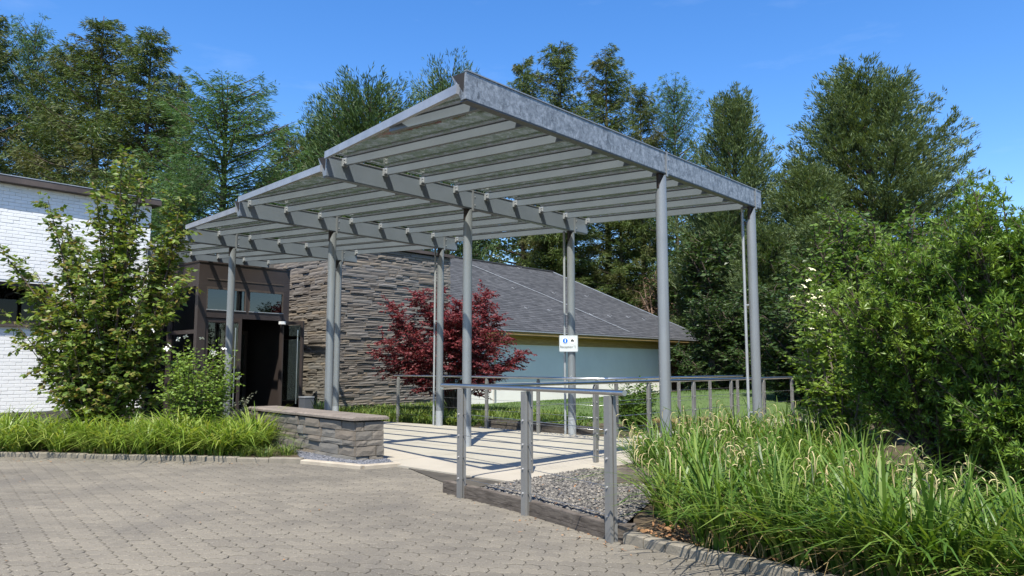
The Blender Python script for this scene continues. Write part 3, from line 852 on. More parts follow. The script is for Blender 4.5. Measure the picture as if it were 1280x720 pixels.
def lay_stones(part, face0, ux, nrm, cs, meshes, rg, depth, limit):
    """stones on a face: the biggest as parts, the rest joined"""
    ang = math.atan2(ux[1], ux[0])
    cs = sorted(cs, key=lambda c: -(c[1] - c[0]) * (c[3] - c[2]))
    for c in cs[:limit]:
        me, _, _ = meshes[rg.integers(len(meshes))]
        o = link('stone', me, part)
        pr = rg.uniform(-0.02, 0.022)
        p = face0 + ux * (c[0] + c[1]) / 2 + UP * (c[2] + c[3]) / 2 + nrm * (pr)
        o.location = tuple(p - ORG[part.name]); o.rotation_euler = (0, 0, ang)
        o.scale = (c[1] - c[0] - 0.008, depth, c[3] - c[2] - 0.008)
    if len(cs) > limit:
        V = []; F = []
        for c in cs[limit:]:
            _, v, f = meshes[rg.integers(len(meshes))]
            k = len(V); pr = rg.uniform(-0.02, 0.022)
            p = face0 + ux * (c[0] + c[1]) / 2 + UP * (c[2] + c[3]) / 2 + nrm * pr
            V += [tuple(p + ux * a[0] * (c[1] - c[0] - 0.012) - nrm * a[1] * depth + UP * a[2] * (c[3] - c[2] - 0.01)) for a in v]
            F += [tuple(i + k for i in g) for g in f]
        tag(MB().add(V, F).build('small_stones', meshes[0][0].materials[0].name, part), kind='stuff')

# stone building right of the entrance
rgS = np.random.default_rng(21)
SN, SB0, SB1, SZ = 18.2, 12.32, 17.15, 5.0
stb = thing('stone_building', nb(SN, SB0), 'building of rough coursed brown and grey stone beside the entrance', 'building')
core = MB().nbox(SN + 0.06, SN + 6.5, SB0 + 0.06, SB1 - 0.02, -0.05, SZ - 0.02).build('front_wall', 'mortar', stb)
smesh = stone_meshes('wall_stone', 14, rgS, 0.08)
lay_stones(core, nb(SN + 0.05, SB0), BV, -NV, courses(SB1 - SB0, 0, SZ - 0.03, (0.045, 0.11), (0.22, 0.9), rgS), smesh, rgS, 0.13, 210)
side = MB().nbox(SN + 0.07, SN + 6.4, SB0 + 0.04, SB0 + 0.059, -0.04, SZ - 0.03).build('side_wall', 'mortar', stb)
lay_stones(side, nb(SN + 3.0, SB0 + 0.05), -NV, -BV, courses(3.0, 0, SZ - 0.03, (0.05, 0.12), (0.2, 0.75), rgS), smesh, rgS, 0.13, 90)
MB().nbox(SN - 0.1, SN + 6.6, SB0 - 0.1, SB1 + 0.1, SZ, SZ + 0.1).build('roof_coping', 'brown_fascia', stb)

# low wall at the front
rgL = np.random.default_rng(5)
lowb = np.array([-2.2, 10.62, 0])
lw_ = thing('low_stone_wall', lowb, 'low wall of squared reddish and grey stones with a flat stone cap', 'wall')
dl = np.array([-2.1, 2.35, 0]); dl /= np.linalg.norm(dl)                # runs back towards the entrance
de = np.array([0.36, 0.24, 0]); de /= np.linalg.norm(de)                # short end face
LW, TW, LH = 3.6, 0.42, 0.6
corner = lowb
dn_ = np.array([-dl[1], dl[0], 0]); dn_ = dn_ if dn_[1] < 0 else -dn_     # outward of long face
q = [corner + dl * LW - dn_ * 0.05, corner - dn_ * 0.05 + dl * .04, corner + de * TW + dl * 0.05, corner + dl * LW + de * TW]
mb = MB().hexa([v - UP * 0.04 for v in q], [v + UP * (LH - 0.01) for v in q])
mb.f = [f[::-1] for f in mb.f]
lcore = mb.build('wall_core', 'mortar', lw_)
lmesh = stone_meshes('low_stone', 16, rgL, 0.06)
cs_long = []; z = 0.0
for h in (0.1, 0.14, 0.08, 0.13, 0.13):
    u = 0.0
    while u < LW - 0.05:
        L = rgL.uniform(0.2, 0.75); cs_long.append((u, min(LW, u + L), z, z + h)); u += L
    z += h
lay_stones(lcore, corner + dl * LW - dn_ * 0.03, -dl, dn_, [(LW - b, LW - a, c, d) for a, b, c, d in cs_long], lmesh, rgL, 0.14, 200)
en = np.array([de[1], -de[0], 0])
cs_end = []; z = 0.0
for h, cut in ((0.1, 0.2), (0.14, 0.3), (0.08, 0.16), (0.13, 0.24), (0.13, 0.12)):
    cs_end += [(0.0, cut, z, z + h), (cut, TW, z, z + h)]; z += h
lay_stones(lcore, corner - en * 0.03, de, en, cs_end, lmesh, rgL, 0.12, 50)
# cap of two slabs
for a, b in ((-0.05, 1.75), (1.757, LW + 0.05)):
    q0 = [corner + dl * b + dn_ * 0.06, corner + dl * a + dn_ * 0.06 - de * 0.02, corner + dl * a + de * (TW + 0.06), corner + dl * b + de * (TW + 0.06)]
    q1 = [corner + dl * b + dn_ * 0.02, corner + dl * a + dn_ * 0.02, corner + dl * (a + .03) + de * (TW + 0.03), corner + dl * b + de * (TW + 0.03)]
    mb = MB()
    mb.hexa([v + UP * (LH + 0.002) for v in q0], [v + UP * (LH + 0.03) for v in q0]).hexa([v + UP * (LH + 0.0305) for v in q0], [v + UP * (LH + 0.055) for v in q1])
    mb.f = [f[::-1] for f in mb.f]
    mb.build('cap_slab', 'cap_stone', lw_)

# ================================================================== ENTRANCE VESTIBULE
VN, V0, V1, VZ = 18.6, 8.72, 11.33, 4.03
ves = thing('entrance_vestibule', nb(VN, V0), 'dark brown metal entrance porch with glazed doors and upper windows', 'building')
fr = MB()
MB().nbox(VN, VN + 3.0, V0, V1, 3.42, VZ).build('fascia', 'brown_metal', ves)
MB().nbox(VN - 0.02, VN + 3.02, V0 - 0.02, V1 + 0.005, VZ + 0.001, VZ + 0.04).build('roof_edge', 'brown_metal', ves)
MB().nbox(VN - 0.015, VN - 0.002, V0 + 0.22, V1 - 0.2, 3.60, 3.63).build('fascia_trim', 'brown_fascia', ves)
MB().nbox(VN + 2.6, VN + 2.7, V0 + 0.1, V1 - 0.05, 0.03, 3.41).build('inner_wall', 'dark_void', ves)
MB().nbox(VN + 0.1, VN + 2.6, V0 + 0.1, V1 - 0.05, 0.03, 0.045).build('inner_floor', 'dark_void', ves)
MB().nbox(VN + 0.0, VN + 0.16, V0, V0 + 0.22, 0, 3.418).build('corner_post', 'brown_metal', ves)
MB().nbox(VN + 0.0, VN + 0.16, V1 - 0.18, V1, 0, 3.418).build('corner_post', 'brown_metal', ves)
tr = MB().nbox(VN + 0.01, VN + 0.12, V0 + 0.221, V1 - 0.181, 2.62, 2.78).build('transom', 'brown_metal', ves)
mid = (V0 + V1) / 2 + 0.05
MB().nbox(VN + 0.012, VN + 0.12, mid - 0.04, mid + 0.04, 2.781, 3.418).build('mullion', 'brown_metal', ves)
for a, b in ((V0 + 0.221, mid - 0.041), (mid + 0.041, V1 - 0.181)):
    wdw = MB()
    for x0, x1, z0, z1 in ((a, b, 2.781, 2.82), (a, b, 3.36, 3.418), (a, a + 0.03, 2.821, 3.359), (b - 0.03, b, 2.821, 3.359)):
        wdw.nbox(VN + 0.0, VN + 0.06, x0, x1, z0, z1)
    wdo = wdw.build('window', 'brown_fascia', ves)
    MB().nbox(VN + 0.03, VN + 0.036, a + 0.031, b - 0.031, 2.822, 3.358).build('pane', 'window_glass', wdo)
    MB().nbox(VN - 0.012, VN + 0.0, a + 0.0, b - 0.0, 2.81, 2.83).build('sill', 'zinc', wdo)
# left sidelight, right open leaf, dark gap
def leafdoor(p0, p1, name, z1=2.6, handle=True, m='door_glass'):
    p0 = np.array(p0); p1 = np.array(p1); d = (p1 - p0) / np.linalg.norm(p1 - p0); L = np.linalg.norm(p1 - p0)
    mb = MB()
    for a, b in ((0, 0.09), (L - 0.09, L)):
        mb.bar(p0 + d * (a + b) / 2 + UP * 0.05, p0 + d * (a + b) / 2 + UP * z1, 0.05, 0.09, up=d)
    mb.bar(p0 + d * 0.09 + UP * (z1 - 0.05), p0 + d * (L - 0.09) + UP * (z1 - 0.05), 0.05, 0.1)
    mb.bar(p0 + d * 0.09 + UP * 0.13, p0 + d * (L - 0.09) + UP * 0.13, 0.05, 0.16)
    dr = mb.build(name, 'brown_metal', ves)
    MB().bar(p0 + d * 0.0905 + UP * (z1 / 2 + 0.05), p0 + d * (L - 0.0905) + UP * (z1 / 2 + 0.05), 0.01, z1 - 0.32).build('pane', m, dr)
    if handle:
        s_ = np.array([-d[1], d[0], 0])
        if s_[1] > 0: s_ = -s_
        e = p0 + d * (L - 0.14) + s_ * 0.07
        MB().tube([e + UP * 0.35, e + UP * 2.35], [0.018, 0.018], 8).build('door_handle', 'steel', dr)
leafdoor(nb(VN + 0.06, V0 + 0.23), nb(VN + 0.06, V0 + 0.88), 'sidelight', handle=False)
leafdoor(nb(VN + 0.06, V0 + 0.9), nb(VN - 0.62, V0 + 0.86), 'door', m='door_glass')
leafdoor(nb(VN + 0.06, V1 - 0.19), nb(VN - 0.75, V1 - 0.02 + 0.03), 'door', m='door_glass')
leafdoor(nb(VN + 1.9, V0 + 0.5), nb(VN + 1.9, V0 + 1.5), 'inner_door', 2.4, False)
leafdoor(nb(VN + 1.9, V0 + 1.52), nb(VN + 1.9, V1 - 0.2), 'inner_door', 2.4, False)
MB().nbox(VN - 0.14, VN - 0.02, V1 - 0.32, V1 - 0.02, 2.52, 2.6).build('door_closer', 'white_lamp', ves)
# left side of the vestibule: glazed
MB().nbox(VN + 1.55, VN + 1.75, V0, V0 + 0.15, 0, 3.418).build('side_post', 'brown_metal', ves)
for z0, z1 in ((2.2, 2.3), (0.02, 0.3)):
    MB().nbox(VN + 0.161, VN + 1.549, V0 + 0.01, V0 + 0.1, z0, z1).build('side_rail', 'brown_metal', ves)
for z0, z1 in ((0.301, 2.199), (2.301, 3.418)):
    MB().nbox(VN + 0.162, VN + 1.548, V0 + 0.05, V0 + 0.056, z0, z1).build('side_pane', 'window_glass', ves)
MB().nbox(VN + 0.161, VN + 2.97, V1 - 0.06, V1 - 0.002, 0, 3.418).build('side_panel', 'brown_metal', ves)
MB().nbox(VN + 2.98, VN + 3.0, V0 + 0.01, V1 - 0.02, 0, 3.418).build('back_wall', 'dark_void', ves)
# floodlight seen between the leaves
fl = at_d(207, 363, 17.6)
flt = thing('floodlight', fl, 'white box floodlight half hidden behind the young hornbeam leaves', 'lamp')
MB().box(fl, BV * 0.34, NV * 0.2 + UP * 0.08, UP * 0.16 - NV * 0.06).build('housing', 'white_lamp', flt)
MB().bar(fl, fl + NV * 1.55 + UP * 0.05, 0.04, 0.04).build('arm', 'brown_metal', flt)
# bin and dark pot by the door
pb = at_d(383, 505, 18.2); pb[2] = 0.026
bn = thing('waste_bin', pb, 'small square grey bin standing beside the open glass door', 'bin')
MB().box(pb + UP * 0.29, BV * 0.25, NV * 0.25, UP * 0.58).build('body', 'bin_grey', bn)
MB().box(pb + UP * 0.597, BV * 0.27, NV * 0.27, UP * 0.03).build('rim', 'zinc', bn)
pp = at_d(399, 505, 18.35); pp[2] = 0.026

# ================================================================== WHITE BRICK BUILDING (left)
WN, WZ = 20.2, 5.62
WB1 = on_n(183, 400, WN)[0]
WB0 = WB1 - 11.0
whb = thing('white_brick_building', nb(WN, WB0), 'white painted brick building with dark strip window and brown roof edge', 'building')
zb0, zb1 = 2.28, 3.32                   # strip window
wbw = WB1 - 2.2                         # right end of the strip window
wcore = MB()
wcore.nbox(WN + 0.03, WN + 7, WB0, WB1 - 0.03, 0.0, zb0).nbox(WN + 0.03, WN + 7, WB0, WB1 - 0.03, zb1, WZ)
wcore.nbox(WN + 0.03, WN + 7, wbw, WB1 - 0.03, zb0 + 0.0005, zb1 - 0.0005)
wc = wcore.build('wall', 'white_mortar', whb)
V = []; F = []
ch, bl = 0.083, 0.25
j = 0; z = 0.3
def brick(V, F, a, b, z, h, on, off):
    k = len(V); e = 0.004; dpt = RG.uniform(-0.003, 0.003)
    for nn, ee in ((WN + 0.035, 0), (WN + 0.022 + dpt, 0), (WN + 0.018 + dpt, e)):
        V += [on(nn, a + ee, z + ee), on(nn, b - ee, z + ee), on(nn, b - ee, z + h - ee), on(nn, a + ee, z + h - ee)]
    for r_ in (0, 4):
        for i in range(4):
            F.append((k + r_ + i, k + r_ + (i + 1) % 4, k + r_ + 4 + (i + 1) % 4, k + r_ + 4 + i))
    F.append((k + 8, k + 9, k + 10, k + 11))
while z < WZ - 0.02:
    u = WB0 - (bl / 2 if j % 2 else 0)
    h = ch - 0.009
    while u < WB1:
        a, b = max(u, WB0), min(u + bl - 0.006, WB1)
        if b - a > 0.03 and not (z + h > zb0 and z < zb1 and a < wbw):
            brick(V, F, a, b, z, h, lambda nn, bb, zz: tuple(nb(nn, bb, zz)), None)
        u += bl
    z += ch; j += 1
tag(np_obj('brick_courses', np.array(V), np.array(F), 'white_brick', wc), kind='stuff')
MB().nbox(WN - 0.0, WN + 0.06, WB0, WB1 - 0.01, -0.02, 0.29).build('plinth', 'mortar', whb)
MB().nbox(WN - 0.2, WN + 7.2, WB0 - 0.2, WB1 + 0.16, WZ + 0.002, WZ + 0.15).build('roof_edge', 'brown_fascia', whb)
MB().nbox(WN - 0.21, WN + 7.2, WB0 - 0.21, WB1 + 0.17, WZ + 0.152, WZ + 0.17).build('roof_cap', 'zinc', whb)
MB().nbox(WN - 0.06, WN + 0.2, WB0, wbw, zb0 + 0.002, zb0 + 0.06).build('window_sill', 'brown_fascia', whb)
bx = WB0
while bx < wbw - 0.3:
    e = min(bx + 1.25, wbw)
    wq = MB()
    for x0, x1, z0, z1 in ((bx, e, zb0 + 0.061, zb0 + 0.13), (bx, e, zb1 - 0.08, zb1 - 0.001), (bx, bx + 0.06, zb0 + 0.131, zb1 - 0.081), (e - 0.06, e, zb0 + 0.131, zb1 - 0.081)):
        wq.nbox(WN + 0.1, WN + 0.16, x0 + 0.002, x1 - 0.002, z0, z1)
    wo = wq.build('window', 'brown_metal', whb)
    MB().nbox(WN + 0.13, WN + 0.136, bx + 0.063, e - 0.063, zb0 + 0.132, zb1 - 0.082).build('pane', 'dark_glass', wo)
    bx = e
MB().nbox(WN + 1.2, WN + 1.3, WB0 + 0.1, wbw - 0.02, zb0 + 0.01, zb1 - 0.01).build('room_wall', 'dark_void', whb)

# ================================================================== WHITE WING WITH HIPPED ROOF
EN, EZ = 18.5, 2.72
EB1 = on_n(890, 428, EN)[0]
GN, GB1 = 19.1, on_n(835, 460, 19.1)[0]
GB0 = SB1 + 0.1
wing = thing('white_wing', nb(GN, GB0), 'low white rendered wing with grey shingled hip roof behind the red maple', 'building')
MB().nbox(GN, GN + 10.5, GB0, GB1, -0.05, EZ - 0.12).build('wall', 'white_render', wing)
rd, rs = 6.0, 0.6
rz = EZ + rd * rs
# roof core slopes
e0 = nb(EN, GB0 - 1.0, EZ); e1 = nb(EN, EB1, EZ); e2 = nb(EN + 2 * rd, EB1, EZ); e3 = nb(EN + 2 * rd, GB0 - 1, EZ)
g0 = nb(EN + rd, GB0 - 1, rz); g1 = nb(EN + rd, EB1 - rd, rz)
MB().add([e0, e1, e2, e3, g0, g1], [(0, 1, 5, 4), (1, 2, 5), (2, 3, 4, 5), (0, 4, 3)]).build('roof', 'shingle', wing)
# shingles on the two visible slopes
V = []; F = []
cw, rgw = 0.17, np.random.default_rng(8)
sl_len = rd * math.sqrt(1 + rs * rs); nc = int(sl_len / cw)
def shingle_rows(o, ud, upd, nrm, left, right):
    for c in range(nc):
        s0 = c * cw; s1 = s0 + cw * 1.25
        u = left(s0) - rgw.uniform(0, 0.3)
        while u < right(s0):
            L = rgw.uniform(0.2, 0.42); a, b = max(u, left(s0)), min(u + L - 0.008, right(s0))
            if b - a > 0.03:
                k = len(V); t = rgw.uniform(0.008, 0.016)
                for s_, h in ((s0, 0.004 + t), (min(s1, sl_len), 0.004)):
                    V.extend([tuple(o + ud * a + upd * s_ + nrm * h), tuple(o + ud * b + upd * s_ + nrm * h)])
                V.extend([tuple(o + ud * a + upd * s0 + nrm * 0.002), tuple(o + ud * b + upd * s0 + nrm * 0.002)])
                F.extend([(k, k + 1, k + 3, k + 2), (k + 4, k + 5, k + 1, k)])
            u += L
updir = (NV + UP * rs); updir /= np.linalg.norm(updir); nr = np.cross(BV, updir); nr = nr if nr[2] > 0 else -nr
cosr = 1 / math.sqrt(1 + rs * rs)
shingle_rows(e0, BV, updir, nr, lambda s: 0, lambda s: (EB1 - GB0 + 1) - s * cosr)
tag(np_obj('shingles', np.array(V), np.array(F), 'shingle', wing), kind='stuff')
MB().bar(e1 + UP * 0.02, g1 + UP * 0.02, 0.12, 0.03).build('hip_cap', 'zinc', wing)
MB().bar(g0 + UP * 0.02, g1 + UP * 0.02, 0.2, 0.05).build('ridge_cap', 'shingle', wing)
MB().nbox(EN + 0.05, EN + 0.08, GB0, EB1 - 0.05, EZ - 0.2, EZ - 0.02).build('fascia', 'eave_wood', wing)
MB().nbox(EN + 0.081, GN + 9, GB0, EB1 - 0.08, EZ - 0.118, EZ - 0.1).build('soffit', 'eave_wood', wing)
MB().nbox(EN + 0.3, EN + 11, EB1 - 0.07, EB1 - 0.04, EZ - 0.2, EZ - 0.02).build('fascia', 'eave_wood', wing)
MB().nbox(GN - 0.035, GN - 0.002, GB0, GB1 + 0.01, EZ - 0.52, EZ - 0.121).build('wood_band', 'eave_wood', wing)
MB().bar(nb(EN - 0.05, GB0, EZ - 0.04), nb(EN - 0.05, EB1, EZ - 0.04), 0.09, 0.05).build('gutter', 'zinc', wing)
for bb in (GB0 + 3.0, GB1 + 0.12):
    MB().tube([nb(EN - 0.02, bb, EZ - 0.08), nb(EN + 0.1, bb, EZ - 0.25), nb(GN - 0.06, bb, EZ - 0.55), nb(GN - 0.06, bb, 0)], [0.04] * 4, 8).build('downpipe', 'zinc', wing)
MB().tube([nb(EN + 0.35, EB1 - 1.6, 0), nb(EN + 0.35, EB1 - 1.6, EZ - 0.12)], [0.07, 0.07], 8).build('porch_post', 'brown_metal', wing)
def on_roof(b, s, h=0.03): return e0 + BV * (b - (GB0 - 1)) + updir * s + nr * h
b0_, _ = on_n(590, 332, EN + rd * 0.95); 
ws = []
for x, y in ((585, 331), (680, 370), (742, 397), (786, 416)):
    # ray against the roof plane
    r_ = ray(x, y); t_ = ((e0 - CAMP) @ nr) / (r_ @ nr); ws.append(CAMP + r_ * t_ + nr * 0.06)
MB().tube(ws, [0.012] * 4, 6).build('lightning_wire', 'sleeve_grey', wing)
for x, y in ((643, 362), (693, 368), (734, 372), (659, 387), (688, 390), (740, 395), (763, 397), (786, 398), (806, 401), (650, 337)):
    r_ = ray(x, y); t_ = ((e0 - CAMP) @ nr) / (r_ @ nr); p = CAMP + r_ * t_
    MB().tube([p + updir * 0.2 + nr * 0.02, p + nr * 0.03, p + nr * 0.13 - updir * .02], [0.014] * 3, 5).build('snow_hook', 'sleeve_grey', wing)

# ================================================================== PLANTS
def unit(v): return v / (np.linalg.norm(v, axis=-1, keepdims=True) + 1e-9)
def diamonds(P, D, S, l, w_, bend=0.0):
    """leaf quads: base P, direction D, side S"""
    l = np.asarray(l).reshape(-1, 1); w_ = np.asarray(w_).reshape(-1, 1)
    Nn = np.cross(D, S)
    M_ = P + D * l * 0.45
    V = np.stack([P, M_ + S * w_ / 2 + Nn * l * bend, P + D * l, M_ - S * w_ / 2 + Nn * l * bend], 1)
    return V.reshape(-1, 3)
def quadF(n): return np.arange(n * 4).reshape(n, 4)
def rnd_side(D, rg, rough=0.85):
    S = np.cross(D, np.array([0, 0, 1.0]) + rg.normal(0, rough, D.shape))
    return unit(S)

def spruce(H, Rm, seed, droop=0.3, tipup=0.25, dens=1.0, l=(0.19, 0.32), w_=(0.03, 0.046), base=0.06, pw=0.66, gap=0.56, hang=0.35):
    rg = np.random.default_rng(seed)
    V = []; wood = MB()
    wood.tube([(0, 0, -0.1), (0, 0, H * .35), (0, 0, H * .7), (0, 0, H)], [H * .017, H * .012, H * .006, 0.015], 7, False); trunk = wood; wood = MB()
    z = base * H
    while z < H * 0.985:
        t = z / H
        nbk = rg.integers(4, 7)
        a0 = rg.uniform(0, 6.28)
        for k in range(nbk):
            L = Rm * ((1 - t) ** pw) * (rg.uniform(0.55, 1.1) if rg.uniform() > 0.1 else 0.35)
            L = L * (1 + 0.5 * mnoise.noise(Vector((math.cos(a0 + k * 6.283 / nbk) * 1.1, math.sin(a0 + k * 6.283 / nbk) * 1.1 + seed, z * 0.33)))) + 0.16
            az = a0 + k * 6.283 / nbk + rg.normal(0, 0.32)
            d = np.array([math.cos(az), math.sin(az), 0]); sd_ = np.array([-d[1], d[0], 0])
            m_ = max(3, int(L / 0.24))
            s = np.linspace(0.12, 1, m_)
            el = 0.55 * t + rg.normal(0, 0.1)
            dr_ = droop * rg.uniform(0.4, 1.5)
            zz = z + rg.normal(0, 0.12) + L * (el * s - dr_ * s + tipup * s * s)
            P = d[None] * (L * s)[:, None] + sd_[None] * (rg.normal(0, 0.05) * L * s ** 2)[:, None]; P[:, 2] = zz
            if L > 0.8:
                wood.tube([(0, 0, z), P[m_ // 2], P[-1]], [0.03 + 0.008 * L, 0.018 + .004 * L, 0.006], 4, False)
            for sgn in (-1, 1, 0):
                tl = (0.24 + 0.32 * L * (1 - 0.65 * s)) * rg.uniform(0.7, 1.25, m_)
                if sgn == 0: tl = np.full(m_, 0.2)
                nq = max(2, int(round(3.4 * dens)))
                for q_ in range(nq):
                    f = (q_ + rg.uniform(0, 0.9, m_)) / nq
                    td = unit(d[None] * 0.75 + sd_[None] * sgn * 0.8 + np.array([0, 0, -hang])[None] + rg.normal(0, 0.18, (m_, 3)))
                    Q = P + td * (tl * f)[:, None] + rg.normal(0, 0.03, (m_, 3))
                    D = unit(td + rg.normal(0, 0.3, (m_, 3)) + np.array([0, 0, 0.05]))
                    V.append(diamonds(Q, D, rnd_side(D, rg, 1.6), rg.uniform(*l, m_), rg.uniform(*w_, m_)))
        z += gap * rg.uniform(0.75, 1.25) * (0.55 + 0.6 * (1 - t))
    V = np.concatenate(V)
    return V, (trunk, wood)
def white_pine(H, Rm, seed, nl=74, base=0.14, top_el=62, prof=None, l=(0.18, 0.31), w_=(0.034, 0.052), dens=2.1):
    rg = np.random.default_rng(seed)
    V = []; wood = MB()
    lean = rg.normal(0, 0.02, 2)
    wood.tube([(0, 0, -0.1), (lean[0] * H * .4, lean[1] * H * .4, H * .45), (lean[0] * H, lean[1] * H, H * .93)], [H * .02, H * .013, 0.03], 7, False); trunk = wood; wood = MB()
    for k in range(nl):
        t = base + (1 - base) * (k + rg.uniform(0, 1)) / nl * 0.97
        pr = (math.sin(PI * min(1, (1 - t) * 0.62 + 0.06)) ** 0.8) if prof is None else prof(t)
        L = Rm * pr * rg.uniform(0.65, 1.15)
        az = k * 2.4 + rg.normal(0, 0.3)
        el = R(4 + top_el * t ** 1.6 + rg.normal(0, 5))
        d = np.array([math.cos(az), math.sin(az), 0]); sd_ = np.array([-d[1], d[0], 0])
        z0 = t * H * 0.93
        m_ = max(5, int(L / 0.34)); s = np.linspace(0.25, 1, m_)
        P = d[None] * (L * math.cos(el) * s)[:, None] + sd_[None] * (rg.normal(0, 0.1) * L * s * s)[:, None]
        P[:, 2] = z0 + L * (math.sin(el) * s + 0.16 * s * s)
        P[:, :2] += lean * z0
        wood.tube([(lean[0] * z0, lean[1] * z0, z0), P[m_ // 2], P[-1]], [0.03 + 0.012 * L, 0.02 + 0.005 * L, 0.008], 5, False)
        for i in range(m_):
            sl_ = (0.4 + 0.42 * L * (1.12 - s[i])) * rg.uniform(0.6, 1.2)
            for sg in (-1, 1, 0):
                td = unit(d * 0.8 + sd_ * sg * rg.uniform(0.5, 1.0) + UP * rg.uniform(0.05, 0.45))
                if sg == 0: sl2 = 0.3
                else: sl2 = sl_
                nt_ = max(2, int(sl2 / 0.23))
                T = P[i] + td * (sl2 * np.linspace(0.15, 1, nt_))[:, None] + rg.normal(0, 0.1, (nt_, 3))
                kq = max(3, int(6 * dens))
                T = np.repeat(T, kq, 0)
                T = T + rg.normal(0, 0.075, T.shape)
                D = unit(td * 0.8 + UP * 0.6 + rg.normal(0, 0.38, T.shape))
                V.append(diamonds(T, D, rnd_side(D, rg, 1.6), rg.uniform(*l, len(T)), rg.uniform(*w_, len(T))))
    return np.concatenate(V), (trunk, wood)

def limb_tree(tips, seed, base=(0, 0, 0), sub=12, sub_len=0.5, step=0.06, l=(0.07, 0.11), w_=(0.04, 0.06), droop=0.4, r0=0.03, zpow=0.8, start=0.25, flat=0.35, rows=2, sub_up=0.25, two=True, tipfac=0.55):
    """woody plant from limb tips; leaves sit along side shoots"""
    rg = np.random.default_rng(seed)
    V = []; wood = MB(); base = np.array(base, float)
    for tp in tips:
        tp = np.array(tp, float); L = np.linalg.norm(tp - base)
        ss = np.linspace(0, 1, 7)
        wob = rg.normal(0, 0.03 * L, 3)
        C = base + (tp - base) * ss[:, None]
        C[:, 2] = base[2] + (tp[2] - base[2]) * ss ** zpow
        C += wob * np.sin(ss * PI)[:, None]
        wood.tube(C, list(r0 * (1 - 0.85 * ss) * (0.5 + L * 0.25)), 5, False)
        ns = max(3, int(sub * L))
        for i in range(ns + 1):
            s = start + (1 - start) * i / ns
            f = s * 6; j = min(5, int(f)); p = C[j] + (C[j + 1] - C[j]) * (f - j)
            dm = unit((C[j + 1] - C[j]))
            rv = rg.normal(0, 1, 3); rv[2] = rv[2] * flat + sub_up
            rv -= dm * (rv @ dm) * 0.6
            d = unit(unit(rv) + dm * (0.45 if i < ns else 1.6))
            sl_ = sub_len * rg.uniform(0.5, 1.15) * (1 - (1 - tipfac) * s)
            m_ = max(2, int(sl_ / step))
            q = np.linspace(0.08, 1, m_)
            Q = p + d * (sl_ * q)[:, None] + np.array([0, 0, -droop * 0.35]) * (sl_ * q ** 2)[:, None]
            if two and sl_ > 0.2: wood.tube([p, Q[m_ // 2], Q[-1]], [r0 * .22, r0 * .15, 0.002], 3, False)
            sd_ = unit(np.cross(d, UP) + 1e-6)
            for rrow in range(rows):
                sg = (-1) ** (np.arange(m_) + rrow)
                D = unit(d * 0.55 + sd_[None] * sg[:, None] * 0.9 + np.array([0, 0, -droop]) + rg.normal(0, 0.33, (m_, 3)))
                S = rnd_side(D, rg)
                V.append(diamonds(Q + rg.normal(0, 0.01, (m_, 3)), D, S, rg.uniform(*l, m_), rg.uniform(*w_, m_), 0.05))
    return np.concatenate(V), wood
def crown_tips(rx, ry, z0, z1, n, rg, low=0.0):
    out = []
    for _ in range(n):
        a = rg.uniform(0, 6.283); u = rg.uniform(low, 1)
        c = math.sqrt(max(0.05, 1 - (u * 2 - 1) ** 2 * 0.85)) if low == 0 else math.sqrt(max(0.06, 1 - u * u))
        q = rg.uniform(0.75, 1.0)
        out.append((rx * c * q * math.cos(a), ry * c * q * math.sin(a), z0 + (z1 - z0) * u))
    return out

def plant(name, loc, V, wood, lm, wm, label, cat, group=None, crown='crown', stem='trunk', scale=None, rot=0.0):
    t = thing(name, loc, label, cat, group)
    if isinstance(wood, tuple):
        link(stem, wood[0].mesh(stem, wm), t); tag(link('branches', wood[1].mesh('branches', wm), t), kind='stuff')
    else:
        tag(link('branches', wood.mesh('branches', wm), t), kind='stuff')
    c = link(crown, np_mesh(crown, V, quadF(len(V) // 4), lm), t)
    if scale: t.scale = scale
    t.rotation_euler.z = rot
    return t
def replant(src, loc, label, scale, rot, group=None, lm=None):
    t = src.copy(); COL.objects.link(t); t.location = tuple(loc); t.scale = scale; t.rotation_euler = (0, 0, rot)
    t['label'] = label
    if group: t['group'] = group
    ORG[t.name] = np.array(loc, float)
    for ch in src.children:
        c = ch.copy(); COL.objects.link(c); c.parent = t
    return t
def tree_at(x, ytop, Y):
    """ground point below picture column x at distance Y, and the height whose top shows at ytop"""
    p = at_d(x, ytop, Y)
    return (p[0], p[1], -0.06), p[2] + 0.06

GT = 'conifers behind the buildings'
# -- spruces
Vs, Ws = spruce(18, 4.8, 11, dens=4.4)
loc, h = tree_at(130, 20, 34)
sprA = plant('spruce_tree', loc, Vs, Ws, 'needle_spruce', 'bark', 'tallest dark spruce with cone-laden top behind the white brick building', 'tree', GT)
sprA.scale = (h / 18 * 1.0, h / 18 * 1.0, h / 18)
Vs2, Ws2 = spruce(18, 4.4, 12, droop=0.42, tipup=0.3, dens=4.3, hang=0.45, pw=0.62)
loc, h = tree_at(190, 38, 33)
sprB = plant('spruce_tree', loc, Vs2, Ws2, 'needle_spruce', 'bark', 'dark drooping spruce right of the tallest one on the left', 'tree', GT)
sprB.scale = (h / 18, h / 18, h / 18)
def sp(src, H0, x, y, Y, wx, rot, label, grp=GT):
    loc, h = tree_at(x, y, Y); k = h / H0
    return replant(src, loc, label, (k * wx, k * wx, k), rot, grp)
sp(sprA, 18, -10, 8, 36, 0.8, 2.1, 'dark spruce cut off by the left picture edge')
sp(sprB, 18, 84, 62, 36, 0.9, 1.3, 'half hidden spruce just left of the tallest spruce')
sp(sprA, 18, 224, 92, 37, 0.7, 0.7, 'spruce standing behind the green larch on the left')
sp(sprB, 18, 352, 158, 40, 0.75, 3.3, 'small pointed spruce left of the round topped pine')
sp(sprA, 18, 385, 165, 44, 0.8, 4.4, 'small spruce beside the round topped pine')
